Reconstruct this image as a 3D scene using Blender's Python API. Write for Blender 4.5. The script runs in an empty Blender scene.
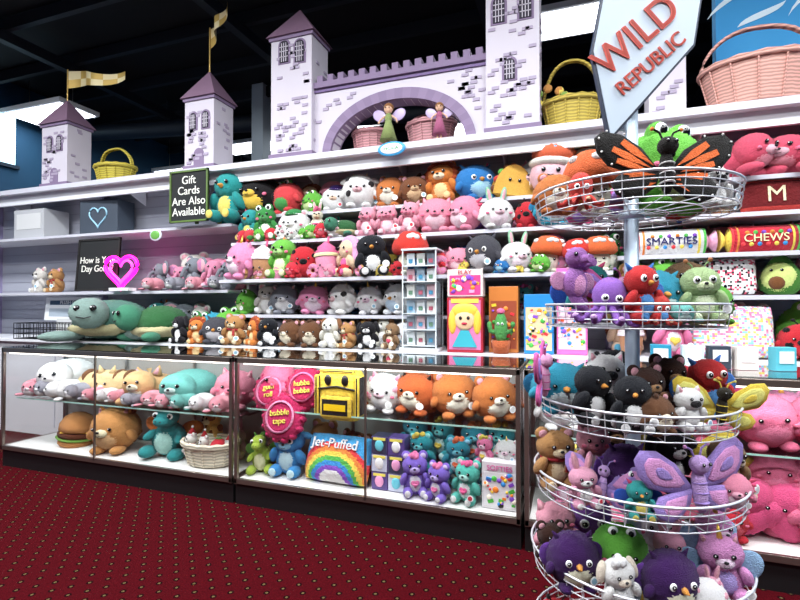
import bpy, bmesh, math, random
from mathutils import Vector, Matrix, Euler
random.seed(7)
S=bpy.context.scene
PI=math.pi
TH=math.radians(19.4)
try:
    S.view_settings.view_transform='Standard'
except Exception: pass

# ------------------------------------------------------------------ materials
def lin(h):
    h=h.lstrip('#'); o=[]
    for i in (0,2,4):
        v=int(h[i:i+2],16)/255
        o.append(v/12.92 if v<=.04045 else ((v+.055)/1.055)**2.4)
    return (o[0],o[1],o[2],1)
MC={}
def newmat(n):
    m=bpy.data.materials.new(n); m.use_nodes=True
    return m,m.node_tree.nodes,m.node_tree.links,m.node_tree.nodes['Principled BSDF']
def F(h):   # plush fabric
    k='f'+h
    if k in MC: return MC[k]
    m,N,L,b=newmat('plush_fabric_'+h.strip('#')); c=lin(h)
    g=.3*c[0]+.6*c[1]+.1*c[2]; c=[(v*.9+g*.1)*.94 for v in c[:3]]
    tc=N.new('ShaderNodeTexCoord'); no=N.new('ShaderNodeTexNoise'); no.inputs['Scale'].default_value=26
    no.inputs['Detail'].default_value=8; no.inputs['Roughness'].default_value=.75
    mx=N.new('ShaderNodeMix'); mx.data_type='RGBA'
    mx.inputs[6].default_value=(c[0]*.6,c[1]*.58,c[2]*.58,1)
    mx.inputs[7].default_value=(min(1,c[0]*1.35+.004),min(1,c[1]*1.35+.004),min(1,c[2]*1.35+.004),1)
    L.new(tc.outputs['Object'],no.inputs['Vector']); L.new(no.outputs['Fac'],mx.inputs[0]); L.new(mx.outputs[2],b.inputs['Base Color'])
    n2=N.new('ShaderNodeTexNoise'); n2.inputs['Scale'].default_value=60; n2.inputs['Detail'].default_value=4; L.new(tc.outputs['Object'],n2.inputs['Vector'])
    bp=N.new('ShaderNodeBump'); bp.inputs['Strength'].default_value=.6; bp.inputs['Distance'].default_value=.02
    L.new(n2.outputs['Fac'],bp.inputs['Height']); L.new(bp.outputs['Normal'],b.inputs['Normal'])
    b.inputs['Roughness'].default_value=.95
    try: b.inputs['Sheen Weight'].default_value=.1; b.inputs['Specular IOR Level'].default_value=.1
    except Exception: pass
    m['fab']=1
    MC[k]=m; return m
def PL(h,r=.4,me=0.0,nm='plastic'):
    k='p%s%s%s'%(h,r,me)
    if k in MC: return MC[k]
    m,N,L,b=newmat(nm+'_'+h.strip('#')); c=lin(h)
    tc=N.new('ShaderNodeTexCoord'); no=N.new('ShaderNodeTexNoise'); no.inputs['Scale'].default_value=4; no.inputs['Detail'].default_value=3
    mx=N.new('ShaderNodeMix'); mx.data_type='RGBA'
    mx.inputs[6].default_value=(c[0]*.93,c[1]*.93,c[2]*.93,1); mx.inputs[7].default_value=c
    L.new(tc.outputs['Object'],no.inputs['Vector']); L.new(no.outputs['Fac'],mx.inputs[0]); L.new(mx.outputs[2],b.inputs['Base Color'])
    b.inputs['Roughness'].default_value=r; b.inputs['Metallic'].default_value=me
    MC[k]=m; return m
def EM(h,s):
    k='e%s%s'%(h,s)
    if k in MC: return MC[k]
    m,N,L,b=newmat('emissive_'+h.strip('#')); b.inputs['Base Color'].default_value=lin(h)
    b.inputs['Emission Color'].default_value=lin(h); b.inputs['Emission Strength'].default_value=s
    MC[k]=m; return m
def glass(name='clear_glass',fac=.8,tint=(1,1,1,1)):
    # thin glass: two-sided Schlick reflection over transparency
    if name in MC: return MC[name]
    m=bpy.data.materials.new(name); m.use_nodes=True; N=m.node_tree.nodes; L=m.node_tree.links; N.clear()
    o=N.new('ShaderNodeOutputMaterial'); t=N.new('ShaderNodeBsdfTransparent'); t.inputs[0].default_value=tint
    g=N.new('ShaderNodeBsdfGlossy'); g.inputs['Roughness'].default_value=.02
    ge_=N.new('ShaderNodeNewGeometry'); d=N.new('ShaderNodeVectorMath'); d.operation='DOT_PRODUCT'
    L.new(ge_.outputs['Incoming'],d.inputs[0]); L.new(ge_.outputs['Normal'],d.inputs[1])
    def mt(op,a=None,b=None):
        n=N.new('ShaderNodeMath'); n.operation=op
        for i,v in enumerate((a,b)):
            if v is None: continue
            if isinstance(v,(int,float)): n.inputs[i].default_value=v
            else: L.new(v,n.inputs[i])
        return n.outputs[0]
    ab=mt('ABSOLUTE',d.outputs['Value']); om=mt('SUBTRACT',1.0,ab); pw=mt('POWER',om,5.0); sc=mt('MULTIPLY',pw,.9*fac); f=mt('ADD',sc,.035*fac)
    mx=N.new('ShaderNodeMixShader'); L.new(f,mx.inputs[0])
    L.new(t.outputs[0],mx.inputs[1]); L.new(g.outputs[0],mx.inputs[2]); L.new(mx.outputs[0],o.inputs[0])
    MC[name]=m; return m
def wicker(h):
    k='w'+h
    if k in MC: return MC[k]
    m,N,L,b=newmat('wicker_'+h.strip('#')); c=lin(h)
    tc=N.new('ShaderNodeTexCoord'); w=N.new('ShaderNodeTexWave'); w.bands_direction='Z'; w.inputs['Scale'].default_value=14; w.inputs['Distortion'].default_value=3
    L.new(tc.outputs['Object'],w.inputs['Vector'])
    mx=N.new('ShaderNodeMix'); mx.data_type='RGBA'; mx.inputs[6].default_value=(c[0]*.5,c[1]*.5,c[2]*.5,1); mx.inputs[7].default_value=c
    L.new(w.outputs['Fac'],mx.inputs[0]); L.new(mx.outputs[2],b.inputs['Base Color']); b.inputs['Roughness'].default_value=.7
    MC[k]=m; return m
def carpet():
    m,N,L,b=newmat('carpet_red_dots')
    tc=N.new('ShaderNodeTexCoord'); mp=N.new('ShaderNodeMapping'); mp.inputs['Rotation'].default_value=(0,0,PI/4); mp.inputs['Scale'].default_value=(13.5,13.5,13.5)
    L.new(tc.outputs['Object'],mp.inputs['Vector'])
    fr=N.new('ShaderNodeVectorMath'); fr.operation='FRACTION'; L.new(mp.outputs[0],fr.inputs[0])
    sb=N.new('ShaderNodeVectorMath'); sb.operation='SUBTRACT'; sb.inputs[1].default_value=(.5,.5,0); L.new(fr.outputs[0],sb.inputs[0])
    ml=N.new('ShaderNodeVectorMath'); ml.operation='MULTIPLY'; ml.inputs[1].default_value=(1,1,0); L.new(sb.outputs[0],ml.inputs[0])
    ln=N.new('ShaderNodeVectorMath'); ln.operation='LENGTH'; L.new(ml.outputs[0],ln.inputs[0])
    lt=N.new('ShaderNodeMath'); lt.operation='LESS_THAN'; lt.inputs[1].default_value=.09; L.new(ln.outputs['Value'],lt.inputs[0])
    l2=N.new('ShaderNodeMath'); l2.operation='LESS_THAN'; l2.inputs[1].default_value=.2; L.new(ln.outputs['Value'],l2.inputs[0])
    no=N.new('ShaderNodeTexNoise'); no.inputs['Scale'].default_value=120; L.new(tc.outputs['Object'],no.inputs['Vector'])
    m1=N.new('ShaderNodeMix'); m1.data_type='RGBA'; m1.inputs[6].default_value=lin('#280206'); m1.inputs[7].default_value=lin('#4c060f'); L.new(no.outputs['Fac'],m1.inputs[0])
    m3=N.new('ShaderNodeMix'); m3.data_type='RGBA'; m3.inputs[7].default_value=lin('#1c0306'); L.new(m1.outputs[2],m3.inputs[6]); L.new(l2.outputs[0],m3.inputs[0])
    m2=N.new('ShaderNodeMix'); m2.data_type='RGBA'; m2.inputs[7].default_value=lin('#54462c'); L.new(m3.outputs[2],m2.inputs[6]); L.new(lt.outputs[0],m2.inputs[0])
    L.new(m2.outputs[2],b.inputs['Base Color']); b.inputs['Roughness'].default_value=1.0; b.inputs['Specular IOR Level'].default_value=.05
    bp=N.new('ShaderNodeBump'); bp.inputs['Strength'].default_value=.4; bp.inputs['Distance'].default_value=.005; L.new(no.outputs['Fac'],bp.inputs['Height']); L.new(bp.outputs[0],b.inputs['Normal'])
    return m
def wallmat(name,h1,h2,sc=1.5,rough=.8):
    m,N,L,b=newmat(name); tc=N.new('ShaderNodeTexCoord'); no=N.new('ShaderNodeTexNoise'); no.inputs['Scale'].default_value=sc; no.inputs['Detail'].default_value=6
    mx=N.new('ShaderNodeMix'); mx.data_type='RGBA'; mx.inputs[6].default_value=lin(h1); mx.inputs[7].default_value=lin(h2)
    L.new(tc.outputs['Object'],no.inputs['Vector']); L.new(no.outputs['Fac'],mx.inputs[0]); L.new(mx.outputs[2],b.inputs['Base Color']); b.inputs['Roughness'].default_value=rough
    return m

# ------------------------------------------------------------------ mesh builder
class MB:
    def __init__(s): s.bm=bmesh.new(); s.mats=[]
    def mi(s,m):
        if m not in s.mats: s.mats.append(m)
        return s.mats.index(m)
    def fin(s,vs,m,sm):
        i=s.mi(m); fs=set()
        for v in vs:
            for f in v.link_faces: fs.add(f)
        for f in fs: f.material_index=i; f.smooth=sm
        return fs
    def M(s,loc,rot,sc=(1,1,1)):
        return Matrix.Translation(loc)@Euler(rot).to_matrix().to_4x4()@Matrix.Diagonal((sc[0],sc[1],sc[2],1))
    def ell(s,loc,sc,m,rot=(0,0,0),u=14,v=9):
        big=('fab' in m.keys()) and max(sc)>.13 and min(sc)>.05
        if big: u=int(u*1.9); v=int(v*1.9)
        r=bmesh.ops.create_uvsphere(s.bm,u_segments=u,v_segments=v,radius=1,matrix=s.M(loc,rot,sc)); fs=s.fin(r['verts'],m,True)
        if big: # short pile: every face raised into a little tuft
            c=Vector(loc); rr=random.Random(len(s.bm.verts)); i=s.mi(m)
            for q in r['verts']: q.co=c+(q.co-c)*(1+rr.uniform(-.015,.02))
            pk=bmesh.ops.poke(s.bm,faces=[f for f in fs if len(f.verts)==4],offset=0.0)
            for q in pk['verts']: q.co=c+(q.co-c)*(1.02+rr.uniform(.0,.05))
            for f in pk['faces']: f.smooth=True; f.material_index=i
    def cone(s,loc,r1,r2,h,m,rot=(0,0,0),seg=16,sm=True):
        r=bmesh.ops.create_cone(s.bm,cap_ends=True,segments=seg,radius1=r1,radius2=r2,depth=h,matrix=s.M(loc,rot)); s.fin(r['verts'],m,sm)
        for v in r['verts']:
            for f in v.link_faces:
                if len(f.verts)>4: f.smooth=False
    def box(s,loc,sz,m,rot=(0,0,0),bev=0,seg=2):
        r=bmesh.ops.create_cube(s.bm,size=1,matrix=s.M(loc,rot,sz)); s.fin(r['verts'],m,bev>.012)
        if bev>0:
            es=set(e for v in r['verts'] for e in v.link_edges)
            bmesh.ops.bevel(s.bm,geom=list(es),offset=bev,segments=seg,affect='EDGES',profile=.5)
    def tube(s,pts,r,m,closed=False,seg=6):
        pts=[Vector(p) for p in pts]; n=len(pts); rings=[]
        for i,p in enumerate(pts):
            a=pts[(i-1)%n] if (closed or i>0) else p; b=pts[(i+1)%n] if (closed or i<n-1) else p
            t=(b-a).normalized(); up=Vector((0,0,1)) if abs(t.z)<.95 else Vector((1,0,0))
            x=t.cross(up).normalized(); y=t.cross(x)
            rings.append([s.bm.verts.new(p+r*(math.cos(2*PI*k/seg)*x+math.sin(2*PI*k/seg)*y)) for k in range(seg)])
        idx=s.mi(m)
        for i in range(n if closed else n-1):
            A=rings[i];B=rings[(i+1)%n]
            for k in range(seg):
                f=s.bm.faces.new((A[k],A[(k+1)%seg],B[(k+1)%seg],B[k])); f.material_index=idx; f.smooth=True
    def ring(s,c,r,t,m,n=40,seg=5):
        s.tube([(c[0]+r*math.cos(2*PI*i/n),c[1]+r*math.sin(2*PI*i/n),c[2]) for i in range(n)],t,m,True,seg)
    def prism(s,pts,vec,m):
        A=[s.bm.verts.new(p) for p in pts]; v=Vector(vec); B=[s.bm.verts.new(Vector(p)+v) for p in pts]; idx=s.mi(m); n=len(pts)
        fs=[s.bm.faces.new(A),s.bm.faces.new(B[::-1])]
        for i in range(n): fs.append(s.bm.faces.new((A[i],B[i],B[(i+1)%n],A[(i+1)%n])))
        for f in fs: f.material_index=idx
    def lathe(s,prof,m,loc=(0,0,0),seg=24,sx=1,sy=1,sm=True):
        idx=s.mi(m); R=[]
        for r,z in prof:
            R.append([s.bm.verts.new((loc[0]+sx*r*math.cos(2*PI*k/seg),loc[1]+sy*r*math.sin(2*PI*k/seg),loc[2]+z)) for k in range(seg)])
        for i in range(len(R)-1):
            for k in range(seg):
                f=s.bm.faces.new((R[i][k],R[i][(k+1)%seg],R[i+1][(k+1)%seg],R[i+1][k])); f.material_index=idx; f.smooth=sm
    def pillow(s,w,h,d,matf,nx=18,nz=14,loc=(0,0,0)):
        for sg in (-1,1):
            g=[]
            for i in range(nx+1):
                row=[]
                for j in range(nz+1):
                    a=-1+2*i/nx; b=-1+2*j/nz
                    t=max(0,(1-a**4)*(1-b**4))**.6; pin=1-.08*(a*a*b*b)-.05*(1-abs(a))*b*b-.05*(1-abs(b))*a*a
                    row.append(s.bm.verts.new((loc[0]+a*w/2*pin,loc[1]+sg*t*d/2,loc[2]+b*h/2*pin)))
                g.append(row)
            for i in range(nx):
                for j in range(nz):
                    f=s.bm.faces.new((g[i][j],g[i+1][j],g[i+1][j+1],g[i][j+1])); f.smooth=True
                    f.material_index=s.mi(matf((i+.5)/nx*2-1,(j+.5)/nz*2-1))
    def mesh(s,name,norm=False):
        bmesh.ops.recalc_face_normals(s.bm,faces=s.bm.faces)
        if norm:
            zs=[v.co.z for v in s.bm.verts]; z0=min(zs); k=1/(max(zs)-z0)
            for v in s.bm.verts: v.co=Vector((v.co.x*k,v.co.y*k,(v.co.z-z0)*k))
        me=bpy.data.meshes.new(name); s.bm.to_mesh(me); s.bm.free()
        for m in s.mats: me.materials.append(m)
        return me
    def obj(s,name,loc=(0,0,0),rot=(0,0,0),parent=None):
        o=bpy.data.objects.new(name,s.mesh(name)); S.collection.objects.link(o); o.location=loc; o.rotation_euler=rot
        if parent: o.parent=parent
        return o
def empty(name,loc=(0,0,0),rot=(0,0,0)):
    o=bpy.data.objects.new(name,None); S.collection.objects.link(o); o.location=loc; o.rotation_euler=rot; o.empty_display_size=.1; return o
def text(body,size,loc,m,parent,rot=(PI/2,0,0),name='lettering',ext=.0015,sp=1.0):
    c=bpy.data.curves.new(name,'FONT'); c.body=body; c.size=size; c.extrude=ext; c.align_x='CENTER'; c.align_y='CENTER'; c.space_line=sp
    o=bpy.data.objects.new(name,c); S.collection.objects.link(o); c.materials.append(m); o.location=loc; o.rotation_euler=rot; o.parent=parent; return o

BK='#0d0c10'; WH='#f6f3ee'
rainb=['#e8343c','#f5862a','#f7d13a','#4fb84a','#2f8fd8','#8a4fc8']
# ------------------------------------------------------------------ plush builders
def eyes(m,x,y,z,r,white=False):
    for sx in (-1,1):
        if white: m.ell((sx*x,y+.005,z),(r*1.6,r*.8,r*1.7),PL('#ffffff'),u=10,v=7)
        m.ell((sx*x,y-(r*.6 if white else .008),z),(r,r*.7,r),PL(BK,.15),u=10,v=7)
        m.ell((sx*x-r*.3,y-r*(1.15 if white else .8),z+r*.35),(r*.28,r*.15,r*.28),PL('#ffffff'),u=6,v=5)  # white bead stands in for the highlight on the eye
def ears(m,t,hx,hz,c,inn,s=1.0,y=0):
    C=F(c); I=F(inn)
    for sx in (-1,1):
        if t=='round':
            m.ell((sx*hx,y,hz),(.1*s,.06*s,.1*s),C); m.ell((sx*hx,y-.04*s,hz),(.065*s,.035*s,.065*s),I,u=10,v=7)
        elif t=='cat':
            m.cone((sx*hx,y,hz),.1*s,.012,.19*s,C,(0,sx*.35,0),10); m.cone((sx*hx,y-.045*s,hz-.01),.06*s,.01,.13*s,I,(0,sx*.35,0),8)
        elif t=='bunny':
            m.ell((sx*hx*.7,y,hz+.14*s),(.065*s,.045*s,.22*s),C,(0,sx*.18,0)); m.ell((sx*hx*.7,y-.03*s,hz+.14*s),(.038*s,.03*s,.17*s),I,(0,sx*.18,0))
        elif t=='flop':
            m.ell((sx*(hx+.1),y,hz-.16),(.07*s,.08*s,.18*s),C,(0,-sx*.25,0))
        elif t=='elephant':
            m.ell((sx*(hx+.16),y+.02,hz-.14),(.2*s,.045*s,.2*s),C); m.ell((sx*(hx+.16),y-.015,hz-.14),(.15*s,.03*s,.15*s),I)
        elif t=='cow':
            m.ell((sx*(hx+.1),y,hz-.1),(.13*s,.05*s,.06*s),C,(0,sx*.2,0)); m.cone((sx*hx*.6,y,hz+.04),.04*s,.01,.13*s,F('#e8d3a0'),(0,sx*.3,0),8)
        elif t=='antenna':
            m.tube([(sx*.06,y,hz-.05),(sx*.1,y,hz+.08),(sx*.17,y,hz+.15)],.015,C); m.ell((sx*.18,y,hz+.16),(.04,.04,.04),I,u=8,v=6)
        elif t=='frog':
            m.ell((sx*.14,y-.08,hz),(.11*s,.1*s,.11*s),C); m.ell((sx*.14,y-.15,hz+.01),(.075*s,.05,.075*s),PL('#ffffff')); m.ell((sx*.14,y-.19,hz+.01),(.04*s,.03,.045*s),PL(BK,.15))
        elif t=='tuft':
            m.cone((sx*hx,y,hz),.07*s,.01,.2*s,C,(0,sx*.7,0),8)
        elif t=='gill':
            for k in range(3): m.ell((sx*(hx+.14),y,hz-.1-.1*k),(.12*s,.03,.035*s),I,(0,-sx*(.5-.4*k),0),u=10,v=6)
    if t=='unicorn':
        ears(m,'cat',hx,hz,c,inn,.8*s,y); m.cone((0,y-.06,hz+.12),.05,.008,.24,PL('#e9c25a',.3,.5),(-.15,0,0),10)
        for k in range(5): m.ell((0,y+.08+.03*k,hz+.02-.1*k),(.07,.07,.08),F(['#ff8ac4','#b58cf0','#86d4f2'][k%3]),u=8,v=6)
def critter(st='sit',c='#c09060',b=None,mz=None,ear='round',ec=None,inn='#f2a7b5',ex=(),nose=BK,s2='#ffffff'):
    m=MB(); C=F(c); B=F(b or c); Z=F(mz or b or c); ec=ec or c
    if st=='sit':
        m.ell((0,0,.3),(.26,.22,.3),C); m.ell((0,-.07,.3),(.19,.17,.23),B)
        m.ell((0,-.03,.68),(.29,.24,.25),C,u=18,v=12)
        for sx in (-1,1):
            m.ell((sx*.27,-.11,.38),(.085,.1,.18),C,(.5,sx*-.35,0)); m.ell((sx*.18,-.2,.11),(.115,.18,.11),C); m.ell((sx*.18,-.365,.12),(.075,.03,.08),B,u=10,v=7)
        fx,fy,fz,hx,hz=.11,-.26,.72,.2,.89
        body=[(.3,0,.3,.26,.22),(.68,-.03,.25,.29,.24)]
        mzp=(0,-.235,.62)
    elif st=='ball':
        m.ell((0,0,.45),(.45,.38,.43),C,u=20,v=14); m.ell((0,-.1,.34),(.31,.3,.27),B)
        for sx in (-1,1):
            m.ell((sx*.2,-.22,.07),(.12,.17,.08),C); m.ell((sx*.42,-.12,.36),(.08,.1,.13),C,(.3,sx*-.5,0))
        fx,fy,fz,hx,hz=.17,-.368,.52,.27,.82
        body=[(.45,0,.43,.45,.38)]
        mzp=(0,-.38,.44)
    elif st=='tall':
        m.ell((0,0,.38),(.21,.19,.38),C); m.ell((0,-.06,.34),(.15,.15,.28),B); m.ell((0,-.03,.82),(.2,.18,.18),C,u=16,v=11)
        for sx in (-1,1):
            m.ell((sx*.22,-.05,.45),(.06,.07,.24),C,(.15,sx*-.3,0)); m.ell((sx*.12,-.08,.05),(.09,.15,.06),C)
        fx,fy,fz,hx,hz=.08,-.205,.85,.14,.98
        body=[(.38,0,.38,.21,.19),(.82,-.03,.18,.2,.18)]
        mzp=(0,-.18,.77)
    else: # loaf, lying toward viewer
        m.ell((0,.12,.3),(.42,.55,.3),C,u=18,v=12); m.ell((0,-.38,.42),(.33,.28,.3),C,u=18,v=12); m.ell((0,-.42,.32),(.25,.22,.2),B)
        for sx in (-1,1):
            m.ell((sx*.3,-.5,.08),(.12,.2,.09),C); m.ell((sx*.38,.35,.09),(.15,.22,.1),C)
        m.ell((.25,.62,.2),(.09,.25,.09),C,(0,0,-.6))
        fx,fy,fz,hx,hz=.13,-.65,.5,.22,.68
        body=[(.42,-.38,.3,.33,.28)]
        mzp=(0,-.63,.38)
    if 'noface' not in ex:
        eyes(m,fx,fy,fz,.036,'bigeye' in ex)
        if 'beak' in ex:
            m.cone((mzp[0],mzp[1]-.06,mzp[2]+.03),.06,.01,.13,F('#f39a1e'),(PI/2,0,0),10)
        elif 'trunk' in ex:
            m.tube([(0,mzp[1]+.02,mzp[2]+.04),(0,mzp[1]-.12,mzp[2]-.02),(0,mzp[1]-.17,mzp[2]-.14),(0,mzp[1]-.2,mzp[2]-.22)],.06,C,seg=8); m.ell((0,mzp[1]-.2,mzp[2]-.22),(.06,.06,.04),C,u=8,v=6)
        elif 'smile' in ex:
            m.ell((0,mzp[1]+.02,mzp[2]+.0),(.05,.02,.035),PL('#c02850'),u=8,v=6)
        else:
            m.ell(mzp,(.125,.09,.085),Z); m.ell((0,mzp[1]-.09,mzp[2]+.04),(.034,.022,.024),PL(nose),u=8,v=6)
            m.tube([(-.04,mzp[1]-.085,mzp[2]-.03),(0,mzp[1]-.095,mzp[2]-.04),(.04,mzp[1]-.085,mzp[2]-.03)],.006,PL(BK),seg=4)
        if 'cheek' in ex:
            for sx in (-1,1): m.ell((sx*fx*1.75,fy+.04,fz-.1),(.05,.025,.035),F('#ff6f94'),u=8,v=6)
    ears(m,ear,hx,hz,ec,inn,1.15 if st!='tall' else .9)
    if 'stripes' in ex:
        for zc,yc,rz,rx,ry in body:
            for t in (-.7,-.35,0.35,.68,.88):
                q=math.sqrt(1-t*t)*1.06
                if t==.35 and len(body)==1: continue
                m.ell((0,yc+.06,zc+t*rz),(rx*q,ry*q,.028),F(s2),(.12,0,0),u=16,v=6)
    if 'spots' in ex:
        for zc,yc,rz,rx,ry in body:
            for a,t in ((.9,.3),(2.0,.55),(-.6,-.2),(3.9,.1),(-1.0,.6),(-2.3,-.35)):
                q=math.sqrt(1-t*t); m.ell((rx*q*math.cos(a-PI/2)*.95,yc+ry*q*math.sin(a-PI/2)*.95,zc+t*rz),(.1,.055,.09),F(s2),(0,0,a),u=10,v=7)
    if 'mane' in ex:
        zc=body[-1][0]; R=.3 if len(body)>1 else .38
        for k in range(18):
            a=2*PI*k/18; m.cone((math.cos(a)*R,.0,zc+math.sin(a)*R),.09,.02,.2,F(s2),(0,PI/2-a,0),8)
            m.ell((math.cos(a)*R*.93,-.04,zc+math.sin(a)*R*.93),(.09,.1,.09),F(s2),u=8,v=6)
    if 'hair' in ex:
        for k in range(7): m.ell((random.uniform(-.12,.12),-.1+random.uniform(-.08,.1),hz+random.uniform(-.02,.06)),(.07,.08,.08),F(s2),u=9,v=7)
    if 'locks' in ex:
        for k in range(14):
            a=-.5+k*(PI+1)/13; m.ell((math.cos(a)*.28,.02,.7+math.sin(a)*.24),(.09,.13,.11),F(s2),u=9,v=7)
        for sx in (-1,1): m.ell((sx*.3,0,.5),(.09,.09,.22),F(s2))
    if 'hat' in ex:
        m.cone((0,0,hz+.15),.2,.02,.36,F(s2),(0,.12,0),14); m.ell((.04,0,hz+.34),(.06,.06,.06),F(WH)); m.ell((0,-.01,hz+.0),(.22,.2,.05),F(WH))
    if 'cap' in ex:
        m.ell((0,0,hz-.01),(.25,.24,.16),F(s2)); m.ell((0,-.22,hz-.06),(.2,.16,.03),F(s2))
    if 'wings' in ex:
        for sx in (-1,1): m.ell((sx*.36,.1,.45),(.2,.04,.24),F(s2),(0,sx*.5,0))
    if 'spikes' in ex:
        for k in range(6):
            a=-.2+k*.45; m.cone((0,.05+math.sin(a)*.26,.62+math.cos(a)*.33),.06,.008,.13,F(s2),(-a,0,0),8)
    if 'scarf' in ex: m.ell((0,-.04,.5),(.24,.21,.06),F(s2)); m.box((.1,-.27,.4),(.09,.03,.2),F(s2),(.1,.1,0),.01)
    if 'leaf' in ex:
        for k in range(5):
            a=2*PI*k/5; m.ell((.1*math.cos(a),.1*math.sin(a),hz+.06),(.1,.045,.03),F('#4ca040'),(0,-.3,a),u=9,v=6)
        m.cone((0,0,hz+.12),.02,.02,.12,F('#4ca040'))
    if 'heart' in ex:
        for sx in (-1,1): m.ell((sx*.045,-.245,.33),(.06,.03,.055),F(s2),u=9,v=7)
        m.cone((0,-.245,.27),.01,.09,.1,F(s2),(0,0,0),8)
    if 'tail' in ex: m.ell((.3,.15,.2),(.1,.1,.25),F(s2),(0,.6,0))
    if 'tag' in ex:
        m.cone((.24,-.37,.24),.075,.075,.008,PL('#ffffff',.3),(PI/2,0,.3),16,False); m.cone((.24,-.376,.24),.05,.05,.008,PL(random.choice(['#8fb8d0','#d8d8d8','#d04050']),.3),(PI/2,0,.3),12,False)
    return m
def mushroom(c='#e03020'):
    m=MB(); m.ell((0,0,.3),(.27,.24,.32),F('#f3e6cf')); m.lathe([(.02,1),(.2,.97),(.36,.85),(.44,.66),(.44,.55),(.38,.47),(.2,.46)],F(c),seg=20)
    for a in range(0,6):
        m.ell((.33*math.cos(a*1.05+.3),-abs(.33*math.sin(a*1.05+.3))if a%2 else .33*math.sin(a*1.05+.3),.82),(.09,.09,.07),F(WH),u=9,v=7)
    m.ell((0,-.28,.83),(.1,.08,.09),F(WH)); eyes(m,.1,-.235,.34,.035); m.tube([(-.04,-.245,.26),(0,-.25,.24),(.04,-.245,.26)],.008,PL(BK))
    for sx in (-1,1): m.ell((sx*.13,-.12,.04),(.1,.12,.06),F('#f3e6cf'))
    return m
def turtle(c='#6f9c93',sh='#3e7a52'):
    m=MB(); m.ell((0,.1,.34),(.5,.5,.3),F(sh),u=20,v=12); m.ell((0,.08,.22),(.54,.52,.14),F('#c9bf8e'))
    for k in range(7):
        a=k*PI/3; rr=0 if k==6 else .27; m.ell((rr*math.cos(a),.08+rr*math.sin(a),.6-(.1 if k<6 else 0)),(.13,.13,.05),F('#7fb183'),u=8,v=6)
    m.ell((-.05,-.5,.45),(.23,.25,.22),F(c)); eyes(m,.1,-.72,.52,.045)
    for sx in (-1,1):
        m.ell((sx*.5,-.3,.12),(.28,.14,.08),F(c),(0,0,sx*-.7)); m.ell((sx*.45,.5,.1),(.18,.12,.07),F(c),(0,0,sx*.7))
    m.tube([(-.1,-.755,.4),(0,-.765,.38),(.08,-.755,.4)],.009,PL(BK))
    return m
def shark(c='#6d93b8'):
    m=MB(); m.ell((0,.05,.36),(.36,.75,.34),F(c),u=18,v=12); m.ell((0,-.08,.26),(.32,.66,.24),F('#eef2f5')); m.prism([(-.02,.0,.62),(-.02,.3,.62),(-.02,.28,1.0)],(.05,0,0),F(c))
    m.prism([(-.02,.7,.3),(-.02,1.0,.75),(-.02,.9,.3),(-.02,1.0,.05)],(.05,0,0),F(c)); eyes(m,.2,-.57,.45,.04)
    for sx in (-1,1): m.ell((sx*.42,-.05,.15),(.25,.13,.04),F(c),(0,sx*.3,sx*.5))
    return m
def donut(c='#f28ab4'):
    m=MB()
    m.tube([(.3*math.cos(2*PI*i/20),0,.5+.3*math.sin(2*PI*i/20)) for i in range(20)],.19,F('#d9a05c'),True,12)
    m.tube([(.3*math.cos(2*PI*i/20),-.05,.5+.3*math.sin(2*PI*i/20)) for i in range(20)],.172,F(c),True,12)
    for k in range(14): m.box((.3*math.cos(k*.45)*(1+.2*(-1)**k),-.22,.5+.3*math.sin(k*.45)*(1+.2*(-1)**k)),(.05,.02,.018),F(['#ffffff','#ffe04a','#58b8e8'][k%3]),(0,k,0))
    return m
def heartp(c='#ef4f8a'):
    m=MB()
    for sx in (-1,1): m.ell((sx*.22,0,.66),(.3,.2,.3),F(c)); m.ell((sx*.12,0,.42),(.2,.19,.42),F(c),(0,sx*-.62,0))
    m.ell((0,0,.5),(.25,.21,.26),F(c)); eyes(m,.1,-.23,.6,.03)
    return m
def star(c='#f5d040'):
    m=MB()
    for k in range(5):
        a=PI/2+2*PI*k/5; m.cone((.27*math.cos(a),0,.5+.27*math.sin(a)),.2,.04,.36,F(c),(0,PI/2-a,0),12)
    m.ell((0,0,.5),(.26,.2,.26),F(c)); eyes(m,.09,-.2,.54,.03); m.ell((0,-.21,.46),(.03,.015,.02),PL('#c02850'),u=8,v=6)
    return m
def rainbowp():
    m=MB()
    for k,c in enumerate(rainb[:5]):
        r=.5-.08*k; m.tube([(r*math.cos(PI*i/14),0,.16+r*1.4*math.sin(PI*i/14)) for i in range(15)],.075,F(c),seg=8)
    for sx in (-1,1):
        for dx,dz,q in ((-.1,.1,.12),(.08,.1,.13),(0,.17,.12)): m.ell((sx*.34+dx,-.03,dz),(q,q,q),F(WH),u=9,v=7)
    return m
def catbus(c='#e9c890',s2='#8a5a34'):
    m=MB(); m.ell((0,0,.32),(.8,.34,.32),F(c),u=22,v=12)
    for x in (-.5,-.25,.25,.5): m.ell((x,0,.5),(.05,.3,.17),F(s2),u=10,v=8)
    for sx in (-1,1): m.cone((sx*.16-.0,-.12,.68),.09,.01,.2,F(c),(0,sx*.3,0),8); m.ell((sx*.45,-.2,.05),(.1,.14,.07),F(c))
    eyes(m,.1,-.35,.36,.032); m.ell((0,-.35,.29),(.06,.04,.04),F(WH),u=8,v=6); m.tube([(.78,0,.35),(.95,.05,.5),(.9,.05,.7)],.06,F(c),seg=8)
    return m
def icepop(c='#58c0d8',c2='#f06a9c'):
    m=MB(); m.box((0,0,.62),(.46,.24,.5),F(c),bev=.1,seg=3); m.ell((0,0,.8),(.23,.13,.2),F(c2)); m.box((0,0,.2),(.1,.06,.38),F('#d8b07a'),bev=.02); eyes(m,.09,-.13,.58,.028)
    return m
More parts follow.
